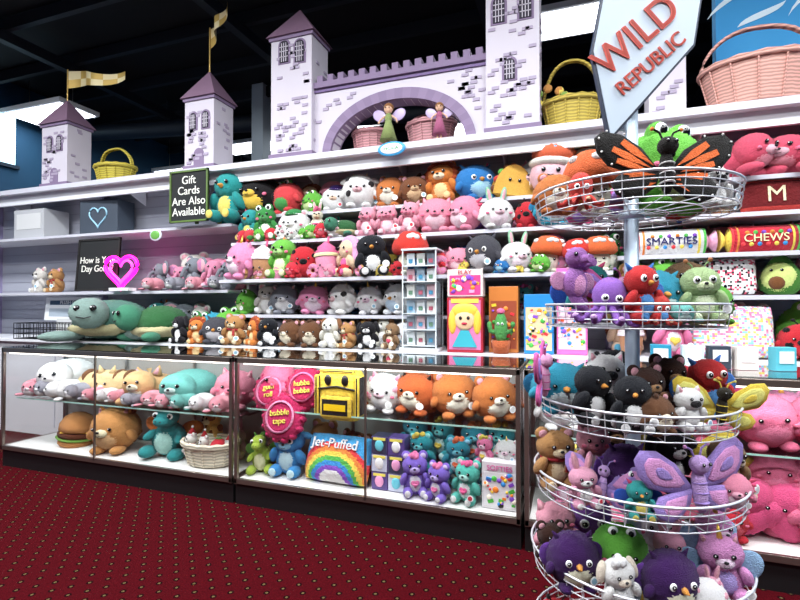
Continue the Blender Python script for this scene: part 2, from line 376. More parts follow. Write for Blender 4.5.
def dino(c='#2f9c98',b='#bfe3d5',sp='#e7a23c'):
    m=MB(); C=F(c)
    m.ell((0,.05,.32),(.28,.28,.32),C); m.ell((0,-.06,.3),(.2,.2,.25),F(b)); m.ell((0,-.05,.6),(.14,.14,.2),C); m.ell((0,-.14,.8),(.19,.24,.17),C); m.ell((0,-.32,.75),(.13,.14,.1),C)
    eyes(m,.12,-.31,.86,.035,True)
    for sx in (-1,1):
        m.ell((sx*.24,-.15,.42),(.07,.16,.08),C,(.4,0,sx*.4)); m.ell((sx*.25,-.18,.1),(.13,.22,.11),C); m.ell((sx*.04,-.46,.78),(.015,.01,.012),PL(BK),u=6,v=4)
        m.cone((sx*.12,-.02,.97),.05,.01,.15,F(sp),(.3,sx*.3,0),8)
        m.ell((sx*.32,.2,.52),(.22,.035,.16),F(sp),(0,-sx*.5,0))
    m.tube([(0,.2,.2),(.15,.42,.12),(.35,.45,.1),(.5,.3,.12)],.08,C,seg=8); m.cone((.53,.26,.13),.1,.01,.16,F(sp),(PI/2,0,.3),6)
    for k in range(6): m.cone((0,.12+.05*k-.03*(k>3),.95-.12*k),.05,.01,.12,F(sp),(-.9,0,0),6)
    return m
def octopus(c='#d23a2e',s2='#f4b28a'):
    m=MB(); m.ell((0,0,.62),(.3,.27,.36),F(c),u=16,v=12); eyes(m,.12,-.26,.56,.045,True)
    for k in range(8):
        a=2*PI*k/8+.2; d=Vector((math.cos(a),math.sin(a),0))
        m.tube([d*.15+Vector((0,0,.38)),d*.33+Vector((0,0,.24)),d*.43+Vector((0,0,.1)),d*.55+Vector((0,0,.08)),d*.6+Vector((0,0,.16))],.065,F(c),seg=7); m.ell(d*.6+Vector((0,0,.16)),(.06,.06,.06),F(s2),u=8,v=6)
    return m
def butterfly(c='#b18ad8',s2='#f2a0cf',edge=None,body='#d7b0e8',cells=None):
    m=MB(); E=F(edge or c)
    up=[(.04,.42),(.3,.78),(.62,1.0),(.9,1.04),(1.02,.92),(.98,.7),(.82,.5),(.5,.4),(.2,.36)]
    lo=[(.05,.42),(.35,.4),(.66,.36),(.78,.22),(.7,.06),(.5,-.02),(.3,.05),(.12,.2)]
    def wing(P,sx,y,t,mat,ins=0):
        cx=sum(p[0] for p in P)/len(P); cz=sum(p[1] for p in P)/len(P)
        Q=[(sx*(cx+(p[0]-cx)*(1-ins)),cz+(p[1]-cz)*(1-ins)) for p in P]
        n=len(Q); i=m.mi(mat)
        R=[]
        for (f,yy) in ((1,y),(.93,y-t),(.6,y-t*1.5)): R.append([m.bm.verts.new((sx*cx+(q[0]-sx*cx)*f,yy,cz+(q[1]-cz)*f)) for q in Q])
        B=[m.bm.verts.new((sx*cx+(q[0]-sx*cx)*.93,y+t,cz+(q[1]-cz)*.93)) for q in Q]
        fs=[m.bm.faces.new(R[2]),m.bm.faces.new(B)]
        for A,Bq in ((R[0],R[1]),(R[1],R[2]),(R[0],B)):
            for k in range(n): fs.append(m.bm.faces.new((A[k],A[(k+1)%n],Bq[(k+1)%n],Bq[k])))
        for f in fs: f.material_index=i; f.smooth=True
    for sx in (-1,1):
        wing(up,sx,.05,.035,E); wing(lo,sx,.04,.035,E)
        if cells:
            for (x0,z0,x1,z1,w) in ((.16,.5,.62,.86,.06),(.2,.46,.76,.74,.055),(.22,.42,.7,.56,.05),(.14,.3,.52,.3,.055),(.14,.24,.46,.14,.055),(.14,.36,.6,.38,.04)):
                dx,dz=x1-x0,z1-z0; l=math.hypot(dx,dz); nx,nz=-dz/l*w,dx/l*w
                P=[(x0,z0),(x0+dx*.6+nx,z0+dz*.6+nz),(x1+nx*.8,z1+nz*.8),(x1-nx*.8,z1-nz*.8),(x0+dx*.6-nx,z0+dz*.6-nz)]
                m.prism([(sx*p[0],-.012,p[1]) for p in P],(0,.02,0),F(cells))
            for p in up[2:8]+lo[2:6]: m.ell((sx*p[0]*.94,.0,.03+p[1]*.95),(.018,.012,.018),F(WH),u=6,v=5)
        else:
            wing(up,sx,.0,.015,F(s2),.3); wing(lo,sx,.0,.015,F(s2),.35); wing(up,sx,-.02,.012,F(c),.7)
    m.ell((0,-.04,.4),(.1,.11,.33),F(body)); m.ell((0,-.09,.76),(.14,.13,.13),F(body)); eyes(m,.06,-.22,.78,.028)
    for k in range(3): m.ell((0,-.05,.22+.14*k),(.11,.12,.02),F(c if not edge else WH),u=12,v=5)
    for sx in (-1,1): m.tube([(sx*.05,-.06,.86),(sx*.1,-.06,.98),(sx*.2,-.07,1.03)],.016,E); m.ell((sx*.21,-.07,1.03),(.03,.03,.03),F(s2),u=8,v=6)
    return m
def cup(c='#b98358',lid='#fbe3ea',top='#fff2ea'):
    m=MB(); m.lathe([(0,0),(.22,0),(.24,.03),(.32,.58),(.31,.6),(.0,.6)],F(c)); m.lathe([(.34,.57),(.35,.62),(.33,.66),(.1,.66)],F(lid)); 
    m.lathe([(.3,.64),(.33,.7),(.24,.78),(.25,.84),(.14,.92),(.05,1.0),(0,1.0)],F(top)); m.cone((.1,0,.95),.03,.03,.35,F('#ff5a8c'),(0,.2,0),8)
    eyes(m,.1,-.265,.33,.03); m.tube([(-.04,-.28,.27),(0,-.28,.25),(.04,-.28,.27)],.008,PL(BK))
    for sx in (-1,1): m.ell((sx*.17,-.245,.28),(.03,.02,.02),F('#ff8fae'),u=8,v=6)
    return m
def shake(c='#f0683a',lo='#f6b9c3'):
    m=MB(); m.ell((0,0,.3),(.36,.32,.3),F(lo),u=18,v=12); m.ell((0,0,.5),(.4,.36,.1),F('#fff3dd')); m.ell((0,0,.66),(.37,.33,.17),F(c)); m.ell((0,0,.82),(.25,.23,.12),F('#fff3dd')); m.ell((0,0,.93),(.1,.1,.09),F('#d01c2e'))
    eyes(m,.12,-.31,.34,.04); m.tube([(-.05,-.33,.26),(0,-.34,.24),(.05,-.33,.26)],.01,PL(BK))
    for k in range(8): m.ell((.33*math.cos(k*.8),.3*math.sin(k*.8),.7),(.035,.035,.03),F(['#58b8e8','#ffd54a','#e03c50'][k%3]),u=6,v=5)
    return m
def taco():
    m=MB()
    for sy in (-1,1): 
        pts=[(.5*math.cos(a),sy*.12,.05+.72*math.sin(a)) for a in [PI*i/14 for i in range(15)]]; m.prism(pts,(0,sy*.07,0),F('#e8b038'))
    for k in range(9):
        a=PI*(k+.5)/9; m.ell((.44*math.cos(a),0,.08+.68*math.sin(a)),(.1,.1,.09),F(['#5fae3e','#c8372a','#7a4326'][k%3]),u=9,v=7)
    m.ell((0,0,.15),(.46,.14,.16),F('#e8b038')); eyes(m,.12,-.2,.4,.04)
    return m
def burger():
    m=MB(); m.lathe([(0,0),(.42,0),(.47,.06),(.46,.17),(.0,.18)],F('#c58240'),seg=22); m.lathe([(.3,.17),(.5,.19),(.53,.23),(.3,.27)],F('#7cb342'),seg=22); m.lathe([(.2,.25),(.48,.26),(.5,.33),(.47,.4),(.2,.4)],F('#5d3018'),seg=22)
    m.box((0,0,.42),(.72,.72,.03),F('#f7b92c'),(0,0,.5)); m.lathe([(.3,.43),(.48,.45),(.47,.6),(.36,.8),(.2,.9),(0,.93)],F('#cf8d4a'),seg=22)
    for k in range(12): m.ell((.32*math.cos(k*2.4)*(.4+.06*k),.32*math.sin(k*2.4)*(.4+.06*k),.9-.012*k),(.025,.015,.012),F('#f7e8c4'),u=6,v=4)
    return m
def seal(c='#e9e9ee',b='#ffffff'):
    m=MB(); m.ell((0,.15,.38),(.5,.6,.38),F(c),u=20,v=12); m.ell((0,-.35,.42),(.35,.3,.32),F(c),u=16,v=11); m.ell((0,-.4,.3),(.26,.25,.2),F(b)); eyes(m,.14,-.62,.5,.045); m.ell((0,-.63,.4),(.12,.08,.07),F(b)); m.ell((0,-.71,.43),(.035,.02,.025),PL(BK),u=8,v=6)
    for sx in (-1,1): m.ell((sx*.5,-.25,.12),(.2,.13,.06),F(c),(0,0,sx*-.5)); m.ell((sx*.12,.75,.2),(.1,.2,.04),F(c),(0,0,sx*.4))
    return m
def avocado():
    m=MB(); m.lathe([(0,0),(.25,.02),(.4,.15),(.44,.35),(.36,.6),(.22,.82),(.1,.96),(0,1)],F('#3f7d24'),sy=.6,seg=22); m.ell((0,-.13,.42),(.34,.16,.36),F('#cfe07a')); m.ell((0,-.24,.3),(.16,.12,.16),F('#7a4a22')); eyes(m,.1,-.26,.6,.035)
    return m
def seahorse(c='#b070c0',s2='#e8a0d0'):
    m=MB(); pts=[(.0,0,.72),(.02,.02,.6),(-.04,0,.45),(0,0,.3),(.08,0,.2),(.16,0,.1),(.1,0,.03),(.02,0,.06),(.04,0,.13)]
    m.tube(pts,.075,F(c),seg=8); m.ell((0,0,.48),(.15,.13,.2),F(c)); m.ell((0,-.05,.46),(.1,.1,.15),F(s2)); m.ell((0,-.03,.8),(.14,.13,.13),F(c)); m.cone((0,-.2,.77),.06,.05,.2,F(c),(PI/2,0,0),10); eyes(m,.09,-.13,.83,.03)
    for k in range(5): m.cone((0,.12,.9-.12*k),.045,.01,.12,F(s2),(-1.2,0,0),6)
    for sx in(-1,1): m.ell((sx*.2,.05,.5),(.13,.02,.12),F(s2),(0,-sx*.4,0))
    return m

T={}
def reg(k,name,fn): T[k]=[name,fn,None]
W='#efece6'
reg('bee','plush_bee',lambda:critter('ball','#1c1a1c','#f2c02a','#f2c02a','antenna','#1c1a1c','#f2c02a',('stripes','wings','cheek'),s2='#f0b820'))
reg('penguin','plush_penguin',lambda:critter('sit','#1d1f26','#f4f4f4','#f39a1e','none',ex=('beak','tag')))
reg('watermelon','plush_watermelon_frog',lambda:critter('ball','#d8383e','#3f9e48','#f6d5d5','frog','#3f9e48',ex=('noface',)))
reg('frog','plush_frog',lambda:critter('ball','#5fb62e','#cfe89a','#5fb62e','frog',ex=('cheek','tag')))
reg('frogd','plush_frog',lambda:critter('sit','#2f8a3c','#e9f2d8','#4c9a55','frog',ex=('cheek',)))
reg('gnome','plush_gnome',lambda:critter('ball',W,W,'#f4c9ac','none',ex=('cap','tag'),s2='#3f2070'))
reg('cow','plush_cow',lambda:critter('ball',W,W,'#f3b9c0','cow',ex=('spots',),s2='#2a2628'))
reg('tiger','plush_tiger',lambda:critter('ball','#c87028','#f4e6d2','#f4e6d2','round',ex=('stripes','tag'),s2='#2a1a12'))
reg('bear','plush_bear',lambda:critter('ball','#7a4624','#d8b384','#d8b384','round',ex=('tag',)))
reg('bearw','plush_bear',lambda:critter('sit','#d9d4cc','#f4f2ee','#f4f2ee','round',ex=('tag',)))
reg('beart','plush_bear',lambda:critter('sit','#b98448','#ecd2a8','#ecd2a8','round',ex=('tag','scarf'),s2='#c02a36'))
reg('beardk','plush_bear',lambda:critter('sit','#3a1e14','#7a5038','#a57a50','round',ex=('tag',)))
reg('lion','plush_lion',lambda:critter('sit','#d87a1e','#f2c98a','#f2dcb8','round',ex=('mane',),s2='#a8430f'))
reg('owlb','plush_owl',lambda:critter('ball','#1f78be','#9fd2ee','#f39a1e','tuft',ex=('beak','bigeye')))
reg('owlg','plush_owl',lambda:critter('ball','#45444c','#b9b6bc','#f39a1e','tuft',ex=('beak','bigeye','tag')))
reg('owlp','plush_owl',lambda:critter('ball','#3d1458','#f2e6c8','#f39a1e','tuft',inn='#c8a0e0',ex=('beak','bigeye','tag','wings'),s2='#6a3a9a'))
reg('owlw','plush_owl',lambda:critter('ball','#e9ecf2','#bcd3ec','#f39a1e','tuft',ex=('beak','bigeye','tag')))
reg('pig','plush_pig',lambda:critter('ball','#e88aa2','#f8c4d0','#ee7f9c','cat','#e97f9b',ex=('cheek',)))
reg('pigs','plush_pig',lambda:critter('sit','#ee9cb0','#fbd3dc','#f08aa4','cat',ex=('cheek','tag')))
reg('axolotl','plush_axolotl',lambda:critter('ball','#f088a6','#fbd0db','#f7a8bd','gill',inn='#e2456f',ex=('cheek','tag')))
reg('bunny','plush_bunny',lambda:critter('ball',W,'#ffd9e3','#f9c2cf','bunny','#8fd0a6',ex=('cheek',)))
reg('bunnyp','plush_bunny',lambda:critter('sit','#eda0bd',W,W,'bunny',ex=('tag',)))
reg('bunnyt','plush_bunny',lambda:critter('tall','#ee8fb4',W,W,'bunny',ex=('tag',)))
reg('giraffe','plush_giraffe',lambda:critter('tall','#e0a848','#f4dca8','#f4dca8','round',ex=('spots',),s2='#8a5224'))
reg('llama','plush_llama',lambda:critter('tall','#f0e4cc','#ffffff','#e8cfa8','bunny',ex=('scarf','hair'),s2='#e05a8a'))
reg('flamingo','plush_flamingo',lambda:critter('tall','#f05a8c','#f8a0bc','#f39a1e','none',ex=('beak','wings'),s2='#d83a70'))
reg('lady','plush_ladybug',lambda:critter('ball','#c81426','#d02030','#1b1a1c','antenna','#1b1a1c','#1b1a1c',('spots',),s2='#141214'))
reg('bird','plush_bluebird',lambda:critter('ball','#179ab8','#d4f0ee','#f39a1e','tuft',ex=('beak','wings'),s2='#1a6f9a'))
reg('parrot','plush_parrot',lambda:critter('sit','#129694','#e7d257','#f39a1e','tuft','#d23a6e',ex=('beak','wings','tail'),s2='#2a58c0'))
reg('parrotr','plush_parrot',lambda:critter('sit','#c81c20','#4a8ed0','#f39a1e','tuft','#2f6fc0',ex=('beak','wings','bigeye','tail'),s2='#2f6fc0'))
reg('catg','plush_cat',lambda:critter('ball','#80838e','#e8e8ec','#e8e8ec','cat',ex=('tag',)))
reg('catt','plush_cat',lambda:critter('loaf','#d8a870','#f5e4c8','#f5e4c8','cat',ex=()))
reg('catw','plush_cat',lambda:critter('ball','#f4eef0','#ffffff','#ffc8d6','cat','#f7c2d2','#f28fb0',('cheek','tag','spots'),s2='#f1a6bb'))
reg('catl','plush_cat',lambda:catbus()); reg('catlg','plush_cat',lambda:catbus('#b8bcc8','#5a5e6a'))
reg('fox','plush_fox',lambda:critter('ball','#c85c1c','#f7e6d0','#f7e6d0','cat','#a84210','#2c1810',('mane','tag'),s2='#a84a18'))
reg('cato','plush_pumpkin_cat',lambda:critter('ball','#cf9048','#dcb078','#f8e2b8','cat','#d07f2a',ex=('stripes',),s2='#a8652a'))
reg('unicorn','plush_unicorn',lambda:critter('ball','#f6f1f6','#ffffff','#fbc9dc','unicorn',ex=('cheek','tag')))
reg('unip','plush_unicorn',lambda:critter('ball','#ea8ab6','#fbd5e6','#fbd5e6','unicorn',ex=('cheek',)))
reg('ele','plush_elephant',lambda:critter('sit','#7c828c','#b9bdc4','#b9bdc4','elephant',inn='#f0aebc',ex=('trunk',)))
reg('elep','plush_elephant',lambda:critter('sit','#dc86a6','#f6c6d6','#f6c6d6','elephant',inn='#c87fb0',ex=('trunk',)))
reg('dog','plush_dog',lambda:critter('sit','#f2ead8','#ffffff','#ffffff','flop','#8a5a34',ex=('tag',)))
reg('dogbk','plush_dog',lambda:critter('sit','#1c1a20','#f2f2f2','#f2f2f2','flop',ex=('tag',)))
reg('hedge','plush_hedgehog',lambda:critter('ball','#6b4326','#f0dcc0','#f0dcc0','round',ex=('hair',),s2='#4a2a14'))
reg('sloth','plush_sloth',lambda:critter('sit','#8c6a48','#e7d4b4','#e7d4b4','none',ex=('tag','heart'),s2='#e0486a'))
reg('ragdoll','plush_doll',lambda:critter('sit','#f4c8a4','#58b8d8','#f4c8a4','none',ex=('locks','cheek','smile'),s2='#7a3a1e'))
reg('ragdoll2','plush_doll',lambda:critter('sit','#f4c8a4','#e05a9c','#f4c8a4','none',ex=('locks','cheek','smile'),s2='#f0a8d8'))
reg('care_t','plush_bear',lambda:critter('sit','#0c98a4','#c7ece8','#5fc8cc','round','#0c98a4','#8fdede',('hair','heart'),s2='#f4c63c'))
reg('care_b','plush_bear',lambda:critter('sit','#1490a8','#cfe4f4','#5fb8cc','round','#1490a8','#8fc8ee',('hair','heart'),s2='#f06a3c'))
reg('care_l','plush_bear',lambda:critter('sit','#8468d4','#f1ecff','#c0aef0','round',inn='#d7c8fa',ex=('hair','heart'),s2='#f078b0'))
reg('care_m','plush_bear',lambda:critter('sit','#4ac4b2','#f0fffb','#a9e4d8','round',inn='#f7b7cc',ex=('hair','tag','heart'),s2='#ef5d9c'))
reg('care_p','plush_bear',lambda:critter('sit','#ee78aa','#fff0f6','#fac6dc','round',inn='#fbd9e6',ex=('hair','tag','heart'),s2='#f6cf46'))
reg('yeti','plush_yeti',lambda:critter('sit','#2d8fd0','#bfe2f4','#8fcbea','cow','#3f9fd8',ex=('hair','bigeye'),s2='#1b6fa8'))
reg('dinog','plush_dinosaur',lambda:dino('#a6c42c','#eef3b4','#4f9430'))
reg('dinot','plush_dragon',lambda:dino('#138a8c','#a8dcd0','#e07a2a'))
reg('dinol','plush_dinosaur',lambda:critter('sit','#68ba38','#e4f2b8','#a8dc80','none',ex=('spikes','cheek'),s2='#f08a3c'))
reg('dinoh','plush_dinosaur',lambda:critter('ball',W,W,W,'round',ex=('cap','cheek'),s2='#2f8a48'))
reg('turtle','plush_turtle',lambda:turtle('#7f9a92','#4f8072'))
reg('turtle2','plush_turtle',lambda:turtle('#3f8a6a','#2f6a3a'))
reg('mush','plush_mushroom',lambda:mushroom('#cf2818'))
reg('musho','plush_mushroom',lambda:mushroom('#d85f20'))
reg('cup','plush_bubble_tea',lambda:cup())
reg('cupp','plush_cupcake',lambda:cup('#ee8fb0','#ffe9a8','#f06a9f'))
reg('shake','plush_milkshake',lambda:shake())
reg('shakey','plush_ice_cream',lambda:shake('#f0d060','#e7a860'))
reg('taco','plush_taco',taco); reg('burger','plush_hamburger',burger)
reg('seal','plush_seal',lambda:seal()); reg('sealt','plush_seal',lambda:seal('#66b8b0','#c8ece4')); reg('sealp','plush_seal',lambda:seal('#ee96a6','#fbdadf')); reg('sealg','plush_seal',lambda:seal('#9898a4','#e2e2e8'))
reg('avo','plush_avocado',avocado); reg('shark','plush_shark',shark); reg('donut','plush_donut',donut); reg('heartp','plush_heart',heartp)
reg('star','plush_star',star); reg('rainbow','plush_rainbow',rainbowp); reg('icepop','plush_ice_pop',icepop)
reg('kirby','plush_pink_puffball',lambda:critter('ball','#f06e96','#f27ca2','#f488aa','none',ex=('cheek','smile')))
reg('kirbyr','plush_pink_puffball',lambda:critter('loaf','#dc4c6a','#ec8c9e','#f7b6c4','none',ex=('cheek',)))
reg('lamb','plush_lamb',lambda:critter('sit','#f7f3ec','#ffffff','#f3dcc8','flop','#f3dcc8',ex=('hair','tag'),s2='#ffffff'))
reg('oct','plush_octopus',lambda:octopus()); reg('octp','plush_octopus',lambda:octopus('#9a62c8','#d8a8ec'))
reg('sea','plush_seahorse',lambda:seahorse())
reg('bfm','plush_monarch_butterfly',lambda:butterfly('#14110f','#f07a1c','#14110f','#191513','#f06a10'))
reg('bfp','plush_butterfly',lambda:butterfly('#a688d8','#e69ad8',None,'#d0a8e8'))
reg('bfk','plush_butterfly',lambda:butterfly('#e05aa8','#b98af0',None,'#f4a8d4'))
reg('bfy','plush_butterfly',lambda:butterfly('#e7c81e','#fbe76a',None,'#2a2418'))
reg('alien','plush_caterpillar',lambda:critter('sit','#a8c488','#d9e8bd','#cfe0ad','antenna','#8fb070','#c07a4a',('bigeye','tag')))
reg('santa','plush_bear',lambda:critter('sit','#f4ece0','#ffffff','#ffffff','round',ex=('hat','scarf'),s2='#c81f2c'))
reg('strawb','plush_strawberry',lambda:critter('ball','#d81c34','#f0566a','#f7a0a8','none',ex=('leaf','cheek')))
reg('zebra','plush_zebra',lambda:critter('sit',W,W,'#2a2628','cat',ex=('stripes','tag'),s2='#1b191b'))
reg('pinkiri','plush_unicorn',lambda:critter('sit','#d98cc8','#b9a4ee','#f7d0e6','unicorn',ex=('wings','tag'),s2='#99c4ec'))

def put(k,x,y,z,h,r=None,tilt=0,roll=None):
    e=T[k]
    if e[2] is None: e[2]=e[1]().mesh(e[0],True)
    o=bpy.data.objects.new(e[0],e[2]); S.collection.objects.link(o)
    sx=random.uniform(.92,1.14)
    o.location=(x,y,z+.002); o.scale=(h*sx,h*random.uniform(.92,1.08),h*random.uniform(.94,1.06)); o.rotation_euler=(tilt,random.uniform(-.12,.12) if roll is None else roll,random.uniform(-.6,.6) if r is None else r); return o
def row(y,z,L,k=1.0):
    for t in L: put(t[1],t[0],y+random.uniform(-.02,.02),z,t[2]*k,(t[3] if len(t)>3 else None))
ALL=['frog','frogd','cow','tiger','bear','bearw','beart','lion','owlb','owlg','pig','axolotl','bunny','bunnyt','giraffe','llama','flamingo','lady','bird','catg','catw','fox','unicorn','unip','dog','dogbk','hedge','sloth','ragdoll','ragdoll2','dinol','dinoh','mush','cup','cupp','strawb','penguin','donut','heartp','star','rainbow','icepop','care_p','care_m','avo','zebra','octp','shake']
rf=random.Random(11)
def fill(x0,x1,y,z,h0,h1,pool=ALL,gap=.75):
    x=x0
    while x<x1:
        h=rf.uniform(h0,h1); k=rf.choice(pool); x+=h*gap/2; put(k,x,y+rf.uniform(-.03,.03),z,h); x+=h*gap/2

# ------------------------------------------------------------------ room shell
m=MB(); m.box((-1,2.5,-.05),(16,15,.1),carpet()); m.obj('floor')
m=MB(); m.box((-1,2.5,4.65),(16,15,.1),wallmat('ceiling_black','#050608','#0c0f14')); m.obj('ceiling')
m=MB(); m.box((-7.75,2.5,2.3),(.1,13,4.6),wallmat('wall_navy','#0f3858','#1a5274')); m.obj('wall_left')
m=MB(); m.box((-1,9.05,2.3),(13.4,.1,4.6),wallmat('wall_dark','#070c14','#0c1826')); m.obj('wall_back')
m=MB(); m.box((6.05,2.5,2.3),(.1,13,4.6),wallmat('wall_blue_dim','#1e5f8c','#2a78a8')); m.obj('wall_right')
m=MB(); m.box((-1,-4.05,2.3),(13.4,.1,4.6),wallmat('wall_taupe','#5a5550','#6a655e')); m.obj('wall_front')
m=MB(); mw=wallmat('mural_blue','#2c86c4','#4aa8dc',.8); m.box((3.55,4.4,2.3),(4.9,.1,4.6),mw)
for (x,z,l,a) in ((1.25,3.75,.5,.75),(1.5,3.95,.45,.6),(1.4,3.55,.3,.5),(1.75,3.7,.5,.9),(1.15,4.0,.25,1.0)):
    pts=[]
    for i in range(9):
        t=i/8-.5; pts.append((x+t*l*math.cos(a)+.04*math.sin(t*5),4.345,z+t*l*math.sin(a)+.02*(1-4*t*t)))
    for i in range(8,-1,-1):
        t=i/8-.5; pts.append((x+t*l*math.cos(a)+.04*math.sin(t*5),4.345,z+t*l*math.sin(a)-.025*(1-4*t*t)-.004))
    m.prism(pts,(0,.003,0),PL('#d8ecf6',.8))
m.obj('wall_mural')
m=MB(); m.box((-7.69,4.5,3.75),(.03,.5,.7),EM('#bfe4f5',2.0)); m.box((-7.68,4.5,4.13),(.06,.6,.05),PL('#223344')); m.box((-7.68,4.5,3.37),(.06,.6,.05),PL('#223344')); m.obj('window_1')
m=MB(); bm_=PL('#1a212b',.6)
for i in range(7): m.box((-1,3.6+i*.8,4.5),(13.3,.06,.14),bm_)
for x in (-6,-3.4,-.8,1.8): m.box((x,6,4.36),(.1,6,.12),bm_)
m.obj('ceiling_joists')
m=MB()
m.tube([(-7.6,5.6,4.15),(-3.5,6.4,4.15),(.6,7.2,4.15)],.13,PL('#222a36',.5),seg=14); 
for x,y in ((-6,5.9),(-3.5,6.4),(-1.2,6.85)): m.tube([(x,y,4.2),(x,y,4.6)],.01,PL('#333944'))
m.obj('air_duct')
m=MB(); m.box((-4.3,6,2.3),(.2,.2,4.6),PL('#b8c4ce',.7),bev=.01); m.obj('support_column')
def lamp(x,y,z=4.3,w=.6,l=1.2,p=60,rz=0,es=6):
    e=MB(); e.box((0,0,.03),(l+.08,w+.08,.06),PL('#e9ecef',.4)); e.box((0,0,-.005),(l,w,.01),EM('#f3f8ff',es))
    for sx in (-1,1): e.tube([(sx*l*.4,0,.06),(sx*l*.4,0,4.6-z)],.006,PL('#999999',.3,1))
    o=e.obj('ceiling_light',(x,y,z),(0,0,rz))
    L=bpy.data.lights.new('tube_light','AREA'); L.shape='RECTANGLE'; L.size=l; L.size_y=w; L.energy=p; L.color=(.94,.975,1)
    lo=bpy.data.objects.new('tube_light',L); S.collection.objects.link(lo); lo.location=(0,0,-.03); lo.parent=o
for x,y in ((-5.6,1.5),(-3.4,1.5),(-1.2,1.5),(1.0,1.5),(3,1.5),(-5.6,-.8),(-3.0,-.8),(-.4,-.8),(2.2,-.8)): lamp(x,y,p=112)
for x,y,z in ((.02,5.3,4.3),(-5.6,7.5,4.3),(-2.9,7.0,4.3),(-1.5,7.9,4.3),(-6.95,4.75,4.05),(-6.9,7.3,3.9),(-6.0,8.3,4.1)): lamp(x,y,z,.5,1.1,p=12,es=5)

# ------------------------------------------------------------------ wall shelving
white=PL('#dfe0e6',.45); edge=PL('#c9c8d2',.4); purp=PL('#8f86a8',.5)
def shelf(nm,x0,x1,y0,y1,z,t=.022,e=True):
    m=MB(); m.box(((x0+x1)/2,(y0+y1)/2,z-t/2),(x1-x0,y1-y0,t),white,bev=.004)
    if e: m.box(((x0+x1)/2,y0-.008,z-t/2-.002),(x1-x0,.014,t+.006),edge)
    return m
unit=empty('shelving_unit')
m=MB(); bp=PL('#a9aab6',.6)
m.box((-2.4,4.17,1.32),(9.2,.04,2.62),bp)
for x in (-6.95,-5.1,-2.98,.3,2.15): m.box((x,4.12,1.8),(.06,.08,1.66),purp)
for x in (-2.98,.3): m.box((x,4.05,1.3),(.03,.2,.6),white)
for i in range(14): m.box((-2.4,4.148,1.05+i*.115),(9.2,.006,.008),PL('#9696a4',.5))
m.obj('back_panel',parent=unit)
shelf('top',-7,2.2,3.7,4.18,2.65,.045).obj('top_shelf',parent=unit)
m=MB(); m.box((-2.4,3.78,2.56),(9.2,.03,.13),white); m.obj('valance',parent=unit)
for nm,x0,x1,y0,z in (('a',-2.95,.28,3.82,2.17),('b',-2.95,.28,3.68,1.9),('c',-2.95,.28,3.52,1.55),('l1',-6.9,-3.0,3.75,2.1),('l2',-6.9,-3.0,3.7,1.47),
    ('r1',.32,2.2,3.75,2.17),('r2',.32,2.2,3.68,1.92),('r3',.32,2.2,3.66,1.66),('r4',.32,2.2,3.62,1.38),('d',-2.95,.28,3.66,1.24)):
    shelf(nm,x0,x1,y0,4.15,z).obj('shelf_'+nm,parent=unit)
m=MB(); m.box((-2.4,3.79,.48),(9.2,.72,.95),PL('#d4d2d6',.5)); m.box((-2.4,3.78,.962),(9.24,.78,.025),white,bev=.004)
for i in range(11): m.box((-6.6+i*.85,3.425,.5),(.01,.01,.8),edge)
m.obj('base_cabinet',parent=unit)
m=MB()
for x in (-6.4,-4.5,-3.7,-2.3,-1.4,-.5,.9,1.6):
    m.prism([(x-.006,4.14,2.6),(x-.006,3.8,2.6),(x-.006,4.14,2.45)],(.012,0,0),white)
m.obj('brackets',parent=unit)

